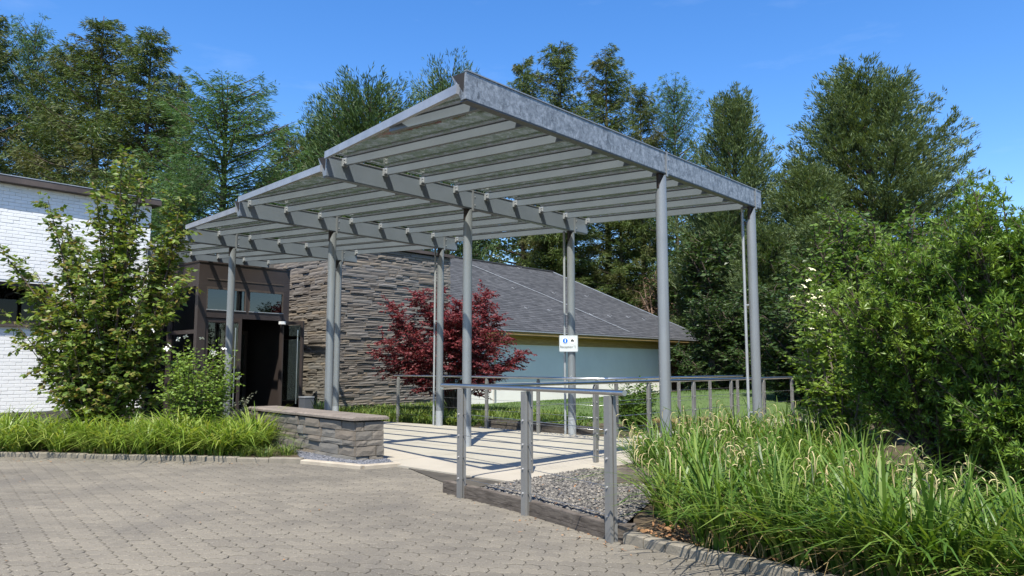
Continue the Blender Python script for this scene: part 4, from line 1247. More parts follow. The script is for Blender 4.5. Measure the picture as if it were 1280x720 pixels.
sp(sprA, 18, 654, 72, 52, 0.7, 5.1, 'slender spruce rising first beside the canopy peak')
sp(sprB, 18, 700, 55, 50, 0.85, 0.4, 'tall dense spruce rising above the canopy front beam')
sp(sprA, 18, 757, 62, 52, 0.85, 3.9, 'tall brownish spruce right of the dense one above the canopy')
sp(sprB, 18, 800, 108, 50, 0.7, 2.6, 'lower spruce between the tall spruces and the feathery larch')
sp(sprB, 18, 600, 215, 46, 0.8, 5.7, 'spruce seen through the gap under the canopy roof')
sp(sprA, 18, 690, 215, 50, 1.2, 1.0, 'spruce with hanging boughs directly behind the wing roof ridge')
sp(sprB, 18, 775, 225, 50, 1.3, 4.0, 'broad low spruce behind the right end of the wing roof')
# -- larches
Vl, Wl = spruce(16, 4.6, 31, droop=0.08, tipup=0.28, dens=3.8, l=(0.16, 0.27), w_=(0.026, 0.04), hang=0.25, pw=0.52, gap=0.5)
loc, h = tree_at(285, 100, 30)
lar = plant('larch_tree', loc, Vl, Wl, 'needle_larch', 'bark', 'broad bright green larch left of the canopy', 'tree', GT); lar.scale = (h / 16 * 1.3, h / 16 * 1.3, h / 16)
sp(lar, 16, 45, 32, 39, 0.62, 1.9, 'thin feathery larch near the left picture edge')
sp(lar, 16, 842, 104, 50, 0.6, 3.0, 'feathery larch right of the spruces above the canopy')
sp(lar, 16, 235, 205, 27, 0.85, 4.2, 'lower green larch behind the entrance porch')
sp(lar, 16, 340, 215, 30, 0.8, 0.2, 'green larch directly behind the canopy left edge')
# -- pines
Vp, Wp = white_pine(17, 5.0, 41, 130)
loc, h = tree_at(1088, 84, 42)
pinA = plant('white_pine', loc, Vp, Wp, 'needle_pine', 'bark', 'huge spreading white pine against the sky on the right', 'tree', GT); pinA.scale = (h / 17 * 1.12, h / 17 * 1.12, h / 17)
Vp2, Wp2 = white_pine(15, 3.7, 42, 105, top_el=68)
loc, h = tree_at(912, 112, 44)
pinB = plant('white_pine', loc, Vp2, Wp2, 'needle_pine', 'bark', 'narrower white pine between larch and huge pine', 'tree', GT); pinB.scale = (h / 15 * .85, h / 15 * .85, h / 15)
sp(pinB, 15, 1000, 205, 40, 1.25, 1.2, 'lower pine filling the space left of the huge pine')
sp(pinA, 17, 890, 265, 46, 1.2, 2.2, 'bushy pine directly behind the right canopy posts')
sp(pinB, 15, 960, 275, 38, 1.2, 4.1, 'dark bushy pine right of the last canopy post')
sp(pinB, 15, 1045, 262, 36, 1.5, 5.1, 'low pine under the huge pine')
Vq, Wq = white_pine(14, 3.2, 43, 130, base=0.3, prof=lambda t: math.sqrt(max(0.03, 1 - ((t - 0.62) / 0.42) ** 2)), dens=1.1)
loc, h = tree_at(462, 108, 42)
pinC = plant('round_pine', loc, Vq, Wq, 'needle_dark', 'bark', 'pine with round dense top above the middle of the canopy', 'tree', GT); pinC.scale = (h / 14, h / 14, h / 14)
sp(pinC, 14, 418, 150, 45, 0.9, 1.5, 'lighter pine just left of the round topped pine')
sp(pinC, 14, 562, 96, 44, 0.7, 2.5, 'pine top peeking out left of the canopy peak')
# -- leafy understory
rgB = np.random.default_rng(51)
Vb, Wb = limb_tree(crown_tips(2.0, 2.0, 0.4, 4.6, 60, rgB), 52, (0, 0, 0), sub=7, sub_len=1.0, step=0.08, l=(0.12, 0.2), w_=(0.06, 0.1), droop=0.25, r0=0.06, start=0.35)
gu = 'leafy shrubs in the shade behind the lawn'
def bush_pos(x, Y): return (*at_d(x, 458, Y)[:2], -0.05)
bshA = plant('understory_shrub', bush_pos(898, 34), Vb, Wb, 'dark_leaf', 'bark', 'glossy dark evergreen shrub just right of the wing roof end', 'shrub', gu)
for x, Y, sx_, sz_, lb in ((850, 47, 1.5, 1.5, 'dark shrub behind the porch of the white wing'), (945, 34, 1.3, 1.1, 'dark shrub between the last two canopy posts'), (985, 31, 1.2, 1.0, 'dark shrub behind the far end of the railing'),
                           (1025, 24, 1.0, 0.85, 'dark shrub behind the flowering dogwood'), (800, 52, 1.6, 1.5, 'far dark shrub hidden behind the wing roof'), (1080, 26, 1.5, 1.2, 'dark shrub behind the leafy bushes on the right'),
                           (1200, 22, 1.5, 1.0, 'dark shrub behind the right hand yew'), (915, 42, 2.0, 1.9, 'tall dark shrub deep in the shade behind the lawn'), (1000, 38, 1.9, 1.7, 'tall dark shrub under the huge pine')):
    replant(bshA, bush_pos(x, Y), lb, (sx_, sx_, sz_), x * 0.37, gu)
for x, Y, s_, lb in ((30, 33, 1.3, 'dark shrub behind the white brick building roof'), (150, 32, 1.4, 'dark shrub at the foot of the left spruces'), (250, 30, 1.3, 'dark shrub behind the entrance porch roof'), (330, 34, 1.4, 'dark shrub behind the stone building')):
    replant(bshA, bush_pos(x, Y), lb, (s_, s_, s_), x * 0.51, 'leafy shrubs at the foot of the left conifers')
sub_ = Vb.reshape(-1, 4, 3)[::3]
cen = sub_[:, :1]
big = (sub_ - cen) * 2.6 + cen * np.array([2.0, 1.4, 2.6])
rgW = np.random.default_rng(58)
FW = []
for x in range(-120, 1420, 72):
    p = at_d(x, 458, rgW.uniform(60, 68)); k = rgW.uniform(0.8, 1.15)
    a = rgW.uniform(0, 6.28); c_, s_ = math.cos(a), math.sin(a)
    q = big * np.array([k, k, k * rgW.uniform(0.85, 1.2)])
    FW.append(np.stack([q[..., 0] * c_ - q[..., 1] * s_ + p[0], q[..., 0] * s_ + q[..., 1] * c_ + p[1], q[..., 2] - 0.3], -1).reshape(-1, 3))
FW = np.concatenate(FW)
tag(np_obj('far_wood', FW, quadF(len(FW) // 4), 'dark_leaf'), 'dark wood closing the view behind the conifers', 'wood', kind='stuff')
Vd, Wd = limb_tree(crown_tips(1.7, 1.7, 0.6, 4.3, 40, rgB), 53, sub=6, sub_len=0.9, step=0.25, l=(0.08, 0.16), w_=(0.02, 0.05), droop=0.6, r0=0.05, start=0.3)
plant('dead_conifer', bush_pos(842, 46), Vd, Wd, 'brown_leaf', 'dead_wood', 'brown dead conifer with bare twigs above the wing roof corner', 'tree', scale=(1.6, 1.6, 1.75))
Vc, Wc = limb_tree(crown_tips(2.4, 2.4, 2.5, 7.2, 40, rgB), 54, sub=5, sub_len=1.2, step=0.12, l=(0.14, 0.22), w_=(0.08, 0.12), r0=0.08, start=0.35)
plant('copper_beech', bush_pos(1200, 46), Vc, Wc, 'copper_leaf', 'bark', 'distant reddish leafy tree in the gap beside the huge pine', 'tree')
# green maple-like tree behind the yews
Vg, Wg = limb_tree(crown_tips(1.55, 1.4, 1.0, 4.15, 70, rgB), 55, sub=9, sub_len=0.7, step=0.07, l=(0.08, 0.13), w_=(0.05, 0.075), droop=0.3, r0=0.05, start=0.35)
p = at_d(1105, 458, 13.2)
plant('leafy_tree', (p[0], p[1], 0), Vg, Wg, 'green_leaf', 'bark', 'fresh green leafy tree rising behind the yew bushes', 'tree')
# kousa dogwood
p = at_d(1046, 458, 10.2)
Vk, Wk = limb_tree(crown_tips(0.5, 0.55, 0.35, 2.5, 34, rgB), 56, sub=11, sub_len=0.42, step=0.055, l=(0.07, 0.11), w_=(0.045, 0.06), droop=0.3, r0=0.03, start=0.3, flat=0.15)
dog = plant('dogwood_shrub', (p[0], p[1], 0), Vk, Wk, 'bright_leaf', 'bark_pale', 'light green dogwood with cream flowers at the end of the railing', 'shrub')
fl_me = MB()
for k in range(4):
    a = k * PI / 2; c_, s_ = math.cos(a), math.sin(a)
    fl_me.add([(0, 0, 0), (0.05 * c_ - 0.028 * s_, 0.05 * s_ + 0.028 * c_, 0.012), (0.085 * c_, 0.085 * s_, 0.0), (0.05 * c_ + 0.028 * s_, 0.05 * s_ - 0.028 * c_, 0.012)], [(0, 3, 2, 1)])
cream = fl_me.mesh('flower', 'cream_petal'); whitef = fl_me.mesh('flower', 'white_petal')
rgF = np.random.default_rng(57)
for k in range(46):
    x, y = rgF.normal(1018, 17), rgF.normal(372, 16)
    if k > 26: x, y = rgF.uniform(1005, 1070), rgF.uniform(350, 480)
    q = at_d(x, y, p[1] - rgF.uniform(0.35, 0.75))
    o = link('flower', cream, dog); o.location = tuple(q - ORG[dog.name]); s_ = rgF.uniform(0.4, 0.7)
    o.scale = (s_,) * 3; o.rotation_euler = (rgF.uniform(0, 0.8), rgF.normal(0, 0.3), rgF.uniform(0, 6))

# -- yew bushes in the right foreground
def rosettes(tips, seed, base, n_sub, sub_len, l=(0.05, 0.085), w_=(0.012, 0.02), k=14, r0=0.035):
    rg = np.random.default_rng(seed); V = []; wood = MB(); base = np.array(base, float)
    for tp in tips:
        tp = np.array(tp, float); L = np.linalg.norm(tp - base); ss = np.linspace(0, 1, 6)
        C = base + (tp - base) * ss[:, None]; C[:, 2] = base[2] + (tp[2] - base[2]) * ss ** 0.75
        wood.tube(C, list(r0 * (1 - 0.85 * ss)), 5, False)
        for i in range(n_sub):
            s = 0.55 + 0.45 * (i + rg.uniform()) / n_sub
            f = s * 5; j = min(4, int(f)); p = C[j] + (C[j + 1] - C[j]) * (f - j); dm = unit(C[j + 1] - C[j])
            d = unit(rg.normal(0, 1, 3) * np.array([1, 1, 0.5]) + dm * 1.1 + UP * 0.25)
            sl_ = sub_len * rg.uniform(0.5, 1.2)
            m_ = max(2, int(sl_ / 0.085))
            T = p + d * (sl_ * np.linspace(0.35, 1, m_))[:, None] + rg.normal(0, 0.03, (m_, 3))
            wood.tube([p, p + d * sl_], [0.005, 0.002], 3, False)
            T = np.repeat(T, k, 0)
            D = unit(d * 0.7 + rg.normal(0, 0.75, T.shape) + UP * 0.12)
            V.append(diamonds(T + D * 0.008, D, rnd_side(D, rg), rg.uniform(*l, len(T)), rg.uniform(*w_, len(T))))
    return np.concatenate(V), wood
rgY = np.random.default_rng(61)
def blob_tips(c, r, n, rg, zmin=0.3):
    out = []
    while len(out) < n:
        v = unit(rg.normal(0, 1, 3)); q = np.array(c) + v * np.array(r) * rg.uniform(0.72, 1.0)
        if q[2] > zmin: out.append(q)
    return out
def clumped(c, r, ncl, per, cr, rg, zmin=0.2):
    """shoots gathered in clumps on the bush surface, gaps of shade between them"""
    out = []
    for cc in blob_tips(c, r, ncl, rg, zmin):
        k = rg.uniform(0.7, 1.3)
        for _ in range(per):
            q = cc + rg.normal(0, cr * k, 3) * np.array([1, 1, 0.75])
            if q[2] > zmin * 0.6: out.append(q)
    return out
# front yew: leans over the sedge, two shoulders
tips = clumped((0.0, 0, 1.8), (0.85, 0.75, 0.95), 34, 5, 0.14, rgY) + clumped((0.4, -0.2, 0.95), (0.72, 0.8, 0.6), 22, 5, 0.14, rgY) + clumped((-0.35, 0.1, 1.5), (0.35, 0.4, 0.6), 7, 4, 0.12, rgY)
tips += [(-0.25, 0.1, 2.8), (0.1, 0, 2.9), (0.35, 0.1, 2.75)]
Vy, Wy = rosettes(tips, 62, (0.2, 0.1, 0), 13, 0.26)
p = at_d(1152, 458, 8.5)
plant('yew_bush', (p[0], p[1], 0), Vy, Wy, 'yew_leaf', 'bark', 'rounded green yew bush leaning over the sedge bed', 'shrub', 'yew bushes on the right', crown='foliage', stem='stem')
tips = clumped((0.2, 0, 1.75), (0.95, 0.9, 1.0), 36, 5, 0.15, rgY) + clumped((0.1, -0.1, 0.7), (0.95, 0.75, 0.6), 24, 5, 0.15, rgY, 0.12)
tips += clumped((-0.05, 0, 2.5), (0.6, 0.5, 0.55), 14, 5, 0.13, rgY)
tips += [(-0.35, 0, 3.05), (-0.55, 0.1, 2.85), (0.0, 0, 3.1), (-0.2, .2, 2.9), (0.4, .1, 3.1), (-0.45, -.1, 2.6), (0.2, -.1, 2.95), (-.3, .1, 2.75), (-.5, 0, 2.5)]
Vy2, Wy2 = rosettes(tips, 63, (0.2, 0.1, 0), 13, 0.28)
p = at_d(1268, 458, 7.4)
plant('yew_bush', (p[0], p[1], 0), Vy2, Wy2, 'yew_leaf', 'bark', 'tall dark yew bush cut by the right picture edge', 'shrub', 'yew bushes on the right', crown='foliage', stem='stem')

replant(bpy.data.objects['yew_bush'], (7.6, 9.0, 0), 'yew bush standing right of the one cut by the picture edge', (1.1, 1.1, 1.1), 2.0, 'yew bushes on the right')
for k, (x, y, z) in enumerate(((9.5, 13, 0.8), (13.5, 17, 1.0), (10.5, 20, 1.0))):
    replant(bshA, (x, y, -0.05), ('dark shrub right of the yews', 'dark shrub farthest right of the yews', 'dark shrub behind the leafy tree on the right')[k], (z, z, z), k * 1.3, 'shrubs right of the yews')
# -- young hornbeam in the left bed
hb = at_d(133, 520, 13.0); hb[2] = 0.02
tips = []
for x, y, dy in ((152, 192, 0), (120, 235, -.4), (60, 250, -.2), (75, 268, .3), (18, 330, 0), (8, 392, -.3), (30, 425, .2), (215, 250, .2), (232, 275, 0), (238, 350, -.3), (205, 315, .4), (178, 222, -.3), (165, 262, .6), (100, 300, -.6), (130, 330, -.7), (185, 390, -.6), (70, 370, -.5), (60, 460, .2), (75, 490, -.3), (110, 480, -.6), (160, 470, -.6), (205, 440, -.2), (200, 500, 0), (140, 285, -.5), (90, 420, -.7), (150, 420, -.8), (45, 340, .3), (150, 210, .4), (195, 300, -.4), (110, 390, .6), (170, 340, .7), (130, 440, .6)):
    q = at_d(x, y, 13.0 + dy); tips.append(q - hb)
tips = tips + [t_ + RG.normal(0, 0.22, 3) - np.array([t_[0] * 0.12, 0, 0.15]) for t_ in tips[:18]]
Vh, Wh = limb_tree(tips, 71, sub=13, sub_len=0.44, step=0.042, l=(0.075, 0.14), w_=(0.045, 0.08), droop=0.45, r0=0.022, zpow=0.95, start=0.22, flat=0.45)
plant('hornbeam_tree', hb, Vh, Wh, 'hornbeam_leaf', 'bark', 'young multi-stemmed hornbeam in front of the white brick wall', 'tree')
# low leafy growth under it
p = at_d(60, 510, 13.6); p[2] = 0.02

# -- rose bush with white flowers
rb = at_d(248, 500, 12.5); rb[2] = 0.02
rgR = np.random.default_rng(75)
Vr, Wr = limb_tree([(x - .05, y, z) for x, y, z in crown_tips(0.62, 0.42, 0.7, 1.72, 54, rgR)], 76, sub=14, sub_len=0.3, step=0.05, l=(0.045, 0.075), w_=(0.028, 0.042), droop=0.35, r0=0.02, start=0.3)
rose = plant('rose_bush', rb, Vr, Wr, 'bright_leaf', 'bark', 'rose bush with a few white blossoms beside the canopy post', 'shrub')
MB().box(rb + np.array([-.12, .1, .4]), np.array([.06, 0, 0]), np.array([0, .06, 0]), UP * 0.8).build('support_stake', 'bark_pale', rose)
for x, y in ((252, 423, ), (267, 441), (223, 424), (208, 436), (280, 436), (288, 449), (299, 472), (212, 432), (232, 421), (191, 413), (269, 444), (264, 439)):
    q = at_d(x, y, rb[1] - 0.45)
    o = link('flower', whitef, rose); o.location = tuple(q - ORG[rose.name]); o.scale = (0.6,) * 3
    o.rotation_euler = (rgR.uniform(0.3, 1.2), rgR.normal(0, 0.4), rgR.uniform(0, 6))
# silver leaved low bush
sb = at_d(283, 512, 12.9); sb[2] = 0.02
Vv, Wv = limb_tree(crown_tips(0.5, 0.4, 0.3, 0.95, 44, rgR), 77, sub=14, sub_len=0.2, step=0.03, l=(0.03, 0.05), w_=(0.012, 0.02), droop=0.1, r0=0.012, start=0.2)
plant('silver_bush', sb, Vv, Wv, 'silver_leaf', 'bark_pale', 'low silvery grey bush behind the daylilies near the low wall', 'shrub', crown='foliage', stem='stem')
# dark low hedge plants behind the lilies
for k, (x, lb) in enumerate(((45, 'low dark shrub at the left edge behind the daylilies'), (110, 'low dark shrub under the hornbeam'), (185, 'low dark shrub between hornbeam and rose bush'))):
    p = at_d(x, 505, 13.2); p[2] = 0.02
    if k == 0:
        Vx, Wx = limb_tree(crown_tips(0.75, 0.4, 0.12, 0.5, 34, rgR), 78, sub=9, sub_len=0.24, step=0.05, l=(0.06, 0.09), w_=(0.03, 0.045), droop=0.2, r0=0.012, start=0.2)
        low0 = plant('low_shrub', p, Vx, Wx, 'dark_leaf', 'bark', lb, 'shrub', 'low shrubs behind the daylilies', crown='foliage', stem='stem')
    else: replant(low0, p, lb, (0.9, 0.9, 0.9), k * 1.9, 'low shrubs behind the daylilies')

# -- red Japanese maple
mp = np.array([-1.55, 20.1, 0.0])
rgM = np.random.default_rng(81)
tips = []
for x, y, dy in ((468, 440, 0), (480, 425, -.4), (500, 405, .2), (490, 380, 0), (520, 368, -.2), (545, 362, .2), (575, 378, -.3), (600, 370, 0), (608, 365, .3), (625, 395, 0), (632, 420, -.2), (655, 440, 0), (640, 452, .3), (600, 455, -.4), (560, 400, -.8), (530, 430, -.8), (585, 425, -.9), (510, 455, -.3), (540, 470, -.4), (570, 460, .4), (610, 430, .5), (550, 390, .7), (500, 430, .6), (620, 470, 0), (480, 460, .1), (575, 395, -1), (595, 402, -.7)):
    tips.append(at_d(x, y, mp[1] + dy) - mp)
Vm, Wm = limb_tree(tips, 82, sub=22, sub_len=0.66, step=0.036, l=(0.075, 0.12), w_=(0.03, 0.05), droop=0.35, r0=0.024, zpow=0.6, start=0.38, flat=0.12, sub_up=0.05, rows=2)
plant('red_maple', mp, Vm, Wm, 'red_leaf', 'bark', 'dark red Japanese maple in front of the stone wall', 'tree')

# -- rhododendron by the walkway
rh = at_d(793, 520, 16.4); rh[2] = 0.0
Vz, Wz = limb_tree(crown_tips(0.6, 0.55, 0.25, 1.02, 50, rgM), 84, sub=14, sub_len=0.26, step=0.05, l=(0.08, 0.13), w_=(0.03, 0.045), droop=0.05, r0=0.02, start=0.35)
plant('rhododendron', rh, Vz, Wz, 'green_leaf', 'bark', 'compact green rhododendron between the far railing and the white wing', 'shrub', crown='foliage', stem='stem')

# -- blades: sedge, daylilies, ground cover
def blades(P, h, lean, wd, rg, seg=4, curl=1.0, az=None):
    """arching grass blades as strips; P (n,3) bases"""
    n = len(P)
    az = rg.uniform(0, 6.283, n) if az is None else az
    d = np.stack([np.cos(az), np.sin(az), np.zeros(n)], 1); s = np.stack([-np.sin(az), np.cos(az), np.zeros(n)], 1)
    tw = rg.normal(0, 0.5, n)[:, None]
    s = unit(s + d * tw * 0.5)
    h = h[:, None]; lean = lean[:, None]; wd = wd[:, None]
    L = []
    for k in range(seg + 1):
        t = k / seg
        c = P + d * h * lean * t ** 1.7 + UP * h * (t - 0.42 * curl * lean * t ** 3)
        wv = wd * (1 - t) ** 0.6 * (0.75 + 0.5 * t) / 2 if k < seg else wd * 0.03
        L.append(np.stack([c - s * wv, c + s * wv], 1))
    V = np.stack(L, 1).reshape(n, -1, 3)
    F = np.array([(2 * k, 2 * k + 1, 2 * k + 3, 2 * k + 2) for k in range(seg)])
    F = (F[None] + (np.arange(n) * V.shape[1])[:, None, None]).reshape(-1, 4)
    return V.reshape(-1, 3), F
def along(pts, t):
    pts = np.array(pts); seg = np.linalg.norm(np.diff(pts, axis=0), axis=1); cum = np.r_[0, np.cumsum(seg)]; x = t * cum[-1]
    return np.stack([np.interp(x, cum, pts[:, 0]), np.interp(x, cum, pts[:, 1])], 1)
def tuft_bases(centres, per, spread, rg, z=0.02):
    c = np.repeat(centres, per, 0); n = len(c); a = rg.uniform(0, 6.283, n); r_ = spread * np.sqrt(rg.uniform(0, 1, n))
    return np.stack([c[:, 0] + r_ * np.cos(a), c[:, 1] + r_ * np.sin(a), np.full(n, z)], 1), a
rgG = np.random.default_rng(91)
SEDGE = ccw([(1.22, 6.3), (1.42, 5.75), (1.88, 5.12), (2.5, 4.3), (3.3, 3.3), (4.6, 4.2), (3.5, 5.9), (3.4, 7.0), (4.3, 9.4), (5.2, 11.3), xy(5.5, 12.2), xy(5.4, 9.0), xy(5.3, 8.2), (1.7, 8.2)])
cs_ = scatter(SEDGE, 270, rgG)
dk = np.hypot(cs_[:, 0] - 4.9, cs_[:, 1] - 7.0)
ke = along([k for k in KERB_R[:5]], rgG.uniform(0.13, 1, 44)) + np.array([0.19, 0.14]) + rgG.normal(0, 0.04, (44, 2))
cs_ = np.concatenate([cs_, ke])
hs = np.repeat(rgG.uniform(0.5, 0.92, len(cs_)), 26)
P, a = tuft_bases(cs_, 26, 0.085, rgG)
n = len(P)
V, F = blades(P, hs * rgG.uniform(0.6, 1.15, n), rgG.uniform(0.15, 1.3, n), rgG.uniform(0.014, 0.04, n), rgG, 6, 1.0, a + rgG.normal(0, 0.5, n))
tag(np_obj('sedge_bed', V, F, 'sedge_leaf'), 'dense bed of arching green pendulous sedge in the right foreground', 'sedge', kind='stuff')
P, a = tuft_bases(cs_, 9, 0.14, rgG); n = len(P)
V, F = blades(P, rgG.uniform(0.15, 0.7, n), rgG.uniform(0.4, 1.6, n), rgG.uniform(0.006, 0.016, n), rgG, 4, 1.3)
tag(np_obj('dry_sedge', V, F, 'straw_leaf'), 'dry straw coloured blades at the foot of the sedge', 'dry grass', kind='stuff')
# pendulous flower spikes
def spikes(P, hgt, rg, nd=4):
    st = []; ct = []
    for p, h in zip(P, hgt):
        az = rg.uniform(0, 6.283); d = np.array([math.cos(az), math.sin(az), 0]); ln = rg.uniform(0.3, 0.7)
        t = np.linspace(0, 1, 7)
        C = p + d * (h * ln * t ** 1.8)[:, None] + UP * (h * (t - 0.18 * t ** 3))[:, None]
        st.append((C, 0.0035))
        for k in range(nd):
            f = 0.62 + 0.38 * (k + 0.5) / nd; q = C[int(f * 6)] + (C[min(6, int(f * 6) + 1)] - C[int(f * 6)]) * (f * 6 - int(f * 6))
            L = rg.uniform(0.09, 0.17); dd = unit(d + rg.normal(0, 0.35, 3) * np.array([1, 1, 0]))
            u = np.linspace(0, 1, 6)
            A = q + dd * (0.07 * np.sin(u * PI * 0.6))[:, None] + UP * (0.035 * np.sin(u * PI * 0.7) - L * u ** 1.6)[:, None]
            ct.append((A, 0.0042))
    return st, ct
sp_pts = scatter(SEDGE, 70, rgG)
edge = np.array([(1.45, 7.9), (1.6, 8.25), (1.4, 7.4), (1.7, 8.5), (1.55, 8.1), (1.4, 7.0), (1.65, 7.9), (1.85, 8.6), (1.5, 7.7)])
sp_pts = np.concatenate([sp_pts, edge, scatter([(2.6, 4.6), (3.4, 4.4), (3.8, 5.6), (3.0, 5.8)], 22, rgG)])
P = np.c_[sp_pts, np.full(len(sp_pts), 0.02)]
st, ct = spikes(P, rgG.uniform(0.72, 1.05, len(P)), rgG)
mb = MB(); mc = MB()
for C, r_ in st: mb.tube(C, [r_] * len(C), 3, False)
for C, r_ in ct: mc.tube(C, [0.002] + [r_] * (len(C) - 2) + [0.002], 4, False)
tag(mb.build('sedge_stalks', 'sedge_leaf'), 'thin arching flower stalks rising out of the sedge', 'stalks', kind='stuff')
tag(mc.build('sedge_catkins', 'catkin'), 'drooping tan flower spikes hanging over the sedge', 'flower spikes', kind='stuff')
# leaf litter along the right kerb
lit = scatter(ccw([(0.98, 6.15), (1.8, 5.05), (2.6, 4.0), (2.9, 4.3), (2.0, 5.4), (1.25, 6.4)]), 700, rgG)
D = unit(rgG.normal(0, 1, (700, 3)) * np.array([1, 1, 0.35])); Pl = np.c_[lit, rgG.uniform(0.025, 0.07, 700)]
tag(np_obj('leaf_litter', diamonds(Pl, D, rnd_side(D, rgG), rgG.uniform(0.03, 0.08, 700), rgG.uniform(0.015, 0.03, 700)), quadF(700), 'dead_leaf'), 'brown leaf litter behind the right kerb', 'leaf litter', kind='stuff')

# scattered debris on the driveway and the gravel
lit = np.concatenate([scatter([(-8, 11.3), (-3.1, 10.55), (-3.0, 10.3), (-8, 10.9)], 60, rgG), scatter([(0.2, 6.9), (1.0, 5.75), (0.9, 5.5), (-0.1, 6.8)], 40, rgG), scatter(GRAV, 90, rgG), scatter([(-7, 5), (1, 5), (0, 8), (-7, 10.5)], 40, rgG)])
zl_ = np.where(inside(lit, GRAV), 0.075, 0.008); q = len(lit)
D = unit(rgG.normal(0, 1, (q, 3)) * np.array([1, 1, 0.12])); S = unit(np.cross(D, UP + rgG.normal(0, 0.25, D.shape)))
tag(np_obj('leaf_litter', diamonds(np.c_[lit, zl_], D, S, rgG.uniform(0.015, 0.05, q), rgG.uniform(0.008, 0.022, q)), quadF(q), 'dead_leaf'), 'scattered dry leaf bits on the paving and gravel', 'leaf litter', kind='stuff')
# daylily bed behind the left kerb
LILY = ccw([(-9.6, 11.95), (-7.8, 11.72), (-4.3, 11.18), (-3.7, 11.35), (-4.3, 12.3), (-5.6, 12.7), (-9.6, 13.0)])
cl = scatter(LILY, 105, rgG)
P, a = tuft_bases(cl, 42, 0.11, rgG, 0.03); n = len(P)
V, F = blades(P, np.repeat(rgG.uniform(0.45, 0.95, len(cl)), 42) * rgG.uniform(0.65, 1.1, n), rgG.uniform(0.4, 1.6, n), rgG.uniform(0.02, 0.038, n), rgG, 5, 1.15, a + rgG.normal(0, 0.5, n))
tag(np_obj('daylily_bed', V, F, 'lily_leaf'), 'strip of light green daylily leaves behind the left kerb', 'daylilies', kind='stuff')
P, a = tuft_bases(cl, 8, 0.18, rgG, 0.03); n = len(P)
V, F = blades(P, rgG.uniform(0.1, 0.28, n), rgG.uniform(0.6, 1.6, n), rgG.uniform(0.008, 0.016, n), rgG, 3, 1.2)
tag(np_obj('dry_lily_leaves', V, F, 'straw_leaf'), 'withered tan leaves at the foot of the daylilies', 'dry leaves', kind='stuff')
def clump(x, y, k, h, sp_, lm, name, label, wd=(0.02, 0.036), cat='plant', lean=(0.35, 1.2), grp=None):
    c = np.array([[x, y]])
    P, a = tuft_bases(c, k, sp_, rgG, 0.03)
    V, F = blades(P, rgG.uniform(0.6, 1.1, k) * h, rgG.uniform(*lean, k), rgG.uniform(*wd, k), rgG, 5, 1.1, a + rgG.normal(0, 0.4, k))
    return tag(np_obj(name, V, F, lm, base=(x, y, 0.02)), label, cat, grp)
p = at_z(318, 562); clump(p[0], p[1], 230, 0.85, 0.26, 'lily_leaf', 'daylily_clump', 'big fountain shaped daylily clump beside the low stone wall')
p = at_z(262, 566); clump(p[0], p[1], 190, 0.75, 0.26, 'lily_leaf', 'daylily_clump', 'broad daylily clump second from the low stone wall')
for x, y, lb in ((358, 572, 'small yellow green tuft just before the dark gravel'), (330, 574, 'small yellow green tuft left of the one by the gravel'), (300, 574, 'small low tuft below the fountain shaped daylily clump')):
    p = at_z(x, y); clump(p[0], p[1] + .05, 90, 0.24, 0.14, 'cover_leaf', 'grass_tuft', lb, (0.01, 0.016))
p = np.array([3.25, 4.75]); clump(p[0], p[1], 240, 0.72, 0.3, 'sedge_leaf', 'sedge_clump', 'sedge clump with hanging spikes in the bottom right corner', (0.01, 0.02))
clump(pp[0], pp[1], 70, 0.62, 0.1, 'dark_leaf', 'spiky_plant', 'dark spiky potted plant beside the square grey bin', (0.03, 0.05), lean=(0.1, 0.5))
pot = thing('plant_pot', pp, 'black pot holding the dark spiky plant by the entrance', 'pot')
MB().tube([pp, pp + UP * 0.2], [0.11, 0.15], 14).build('body', 'black_pot', pot)

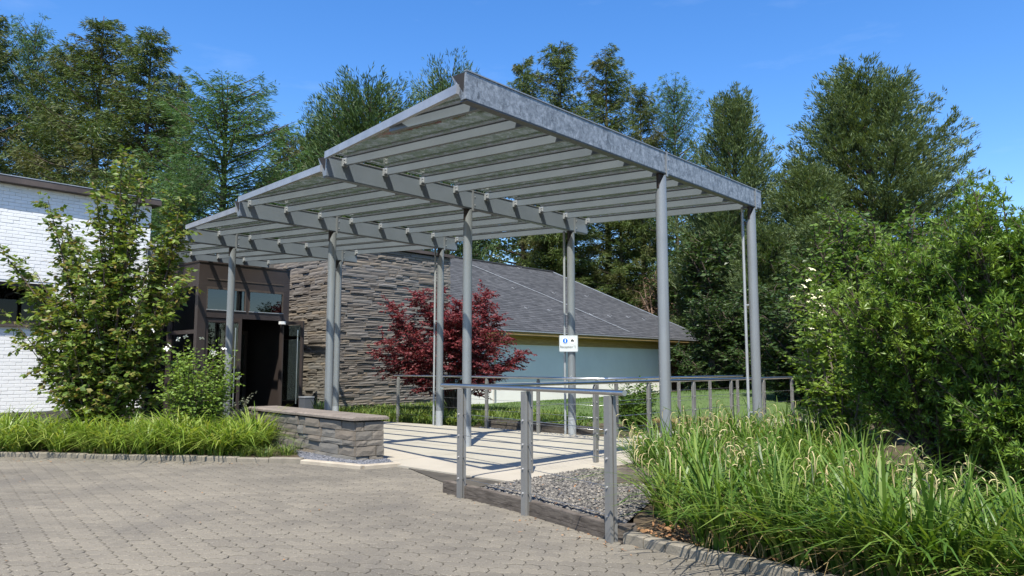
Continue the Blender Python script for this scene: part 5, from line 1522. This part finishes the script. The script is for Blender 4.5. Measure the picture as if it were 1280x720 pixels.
# ground cover in front of the stone wall and under the maple
COVER = ccw([xy(13.0, 11.95), xy(16.6, 11.8), xy(18.1, 12.4), xy(18.1, 16.8), (1.2, 19.4), (1.7, 15.0), (0.5, 16.0), (-0.6, 17.2)])
c = scatter(COVER, 2000, rgG); P, a = tuft_bases(c, 8, 0.09, rgG, 0.0); n = len(P)
V, F = blades(P, rgG.uniform(0.16, 0.4, n), rgG.uniform(0.3, 1.3, n), rgG.uniform(0.02, 0.04, n), rgG, 3, 1.2)
tag(np_obj('ground_cover', V, F, 'cover_leaf'), 'yellow green ground cover between the far railing and the stone wall', 'ground cover', kind='stuff')
c2 = scatter(ccw([(1.0, 18.2), (3.5, 19.5), (5.5, 22.5), (3.5, 24.5), (0.3, 21.5), (-1.0, 20.0)]), 900, rgG); P, a = tuft_bases(c2, 8, 0.1, rgG, 0.0); n = len(P)
V, F = blades(P, rgG.uniform(0.1, 0.24, n), rgG.uniform(0.3, 1.2, n), rgG.uniform(0.02, 0.04, n), rgG, 3, 1.2)
tag(np_obj('ground_cover', V, F, 'grass_blade'), 'green grassy strip at the foot of the white wing', 'ground cover', kind='stuff')
p = at_d(850, 522, 17.5)
c3 = scatter([(p[0] - 1.3, p[1] - 1.2), (p[0] + 1.2, p[1] - .6), (p[0] + 1.0, p[1] + .8), (p[0] - 1.4, p[1] + .4)], 130, rgG); P, a = tuft_bases(c3, 14, 0.1, rgG, 0.0); n = len(P)
V, F = blades(P, rgG.uniform(0.14, 0.34, n), rgG.uniform(0.5, 1.6, n), rgG.uniform(0.014, 0.026, n), rgG, 3, 1.3)
tag(np_obj('dry_tufts', V, F, 'straw_leaf'), 'straw coloured dry tufts at the edge of the lawn', 'dry grass', kind='stuff')
# short lawn grass
m_ = 26000
nn_ = rgG.uniform(8.7, 18.5, m_); bb_ = rgG.uniform(15.6, 36, m_)
zz_ = lawn_z(nn_, bb_)
P = np.stack([NV[0] * nn_ + BV[0] * bb_, NV[1] * nn_ + BV[1] * bb_, zz_ - 0.01], 1)
V, F = blades(P, rgG.uniform(0.04, 0.09, m_), rgG.uniform(0.1, 0.9, m_), rgG.uniform(0.012, 0.025, m_), rgG, 2, 1.0)
tag(np_obj('lawn_grass', V, F, 'grass_blade'), 'short mown grass on the low mound beyond the railing', 'grass', kind='stuff')
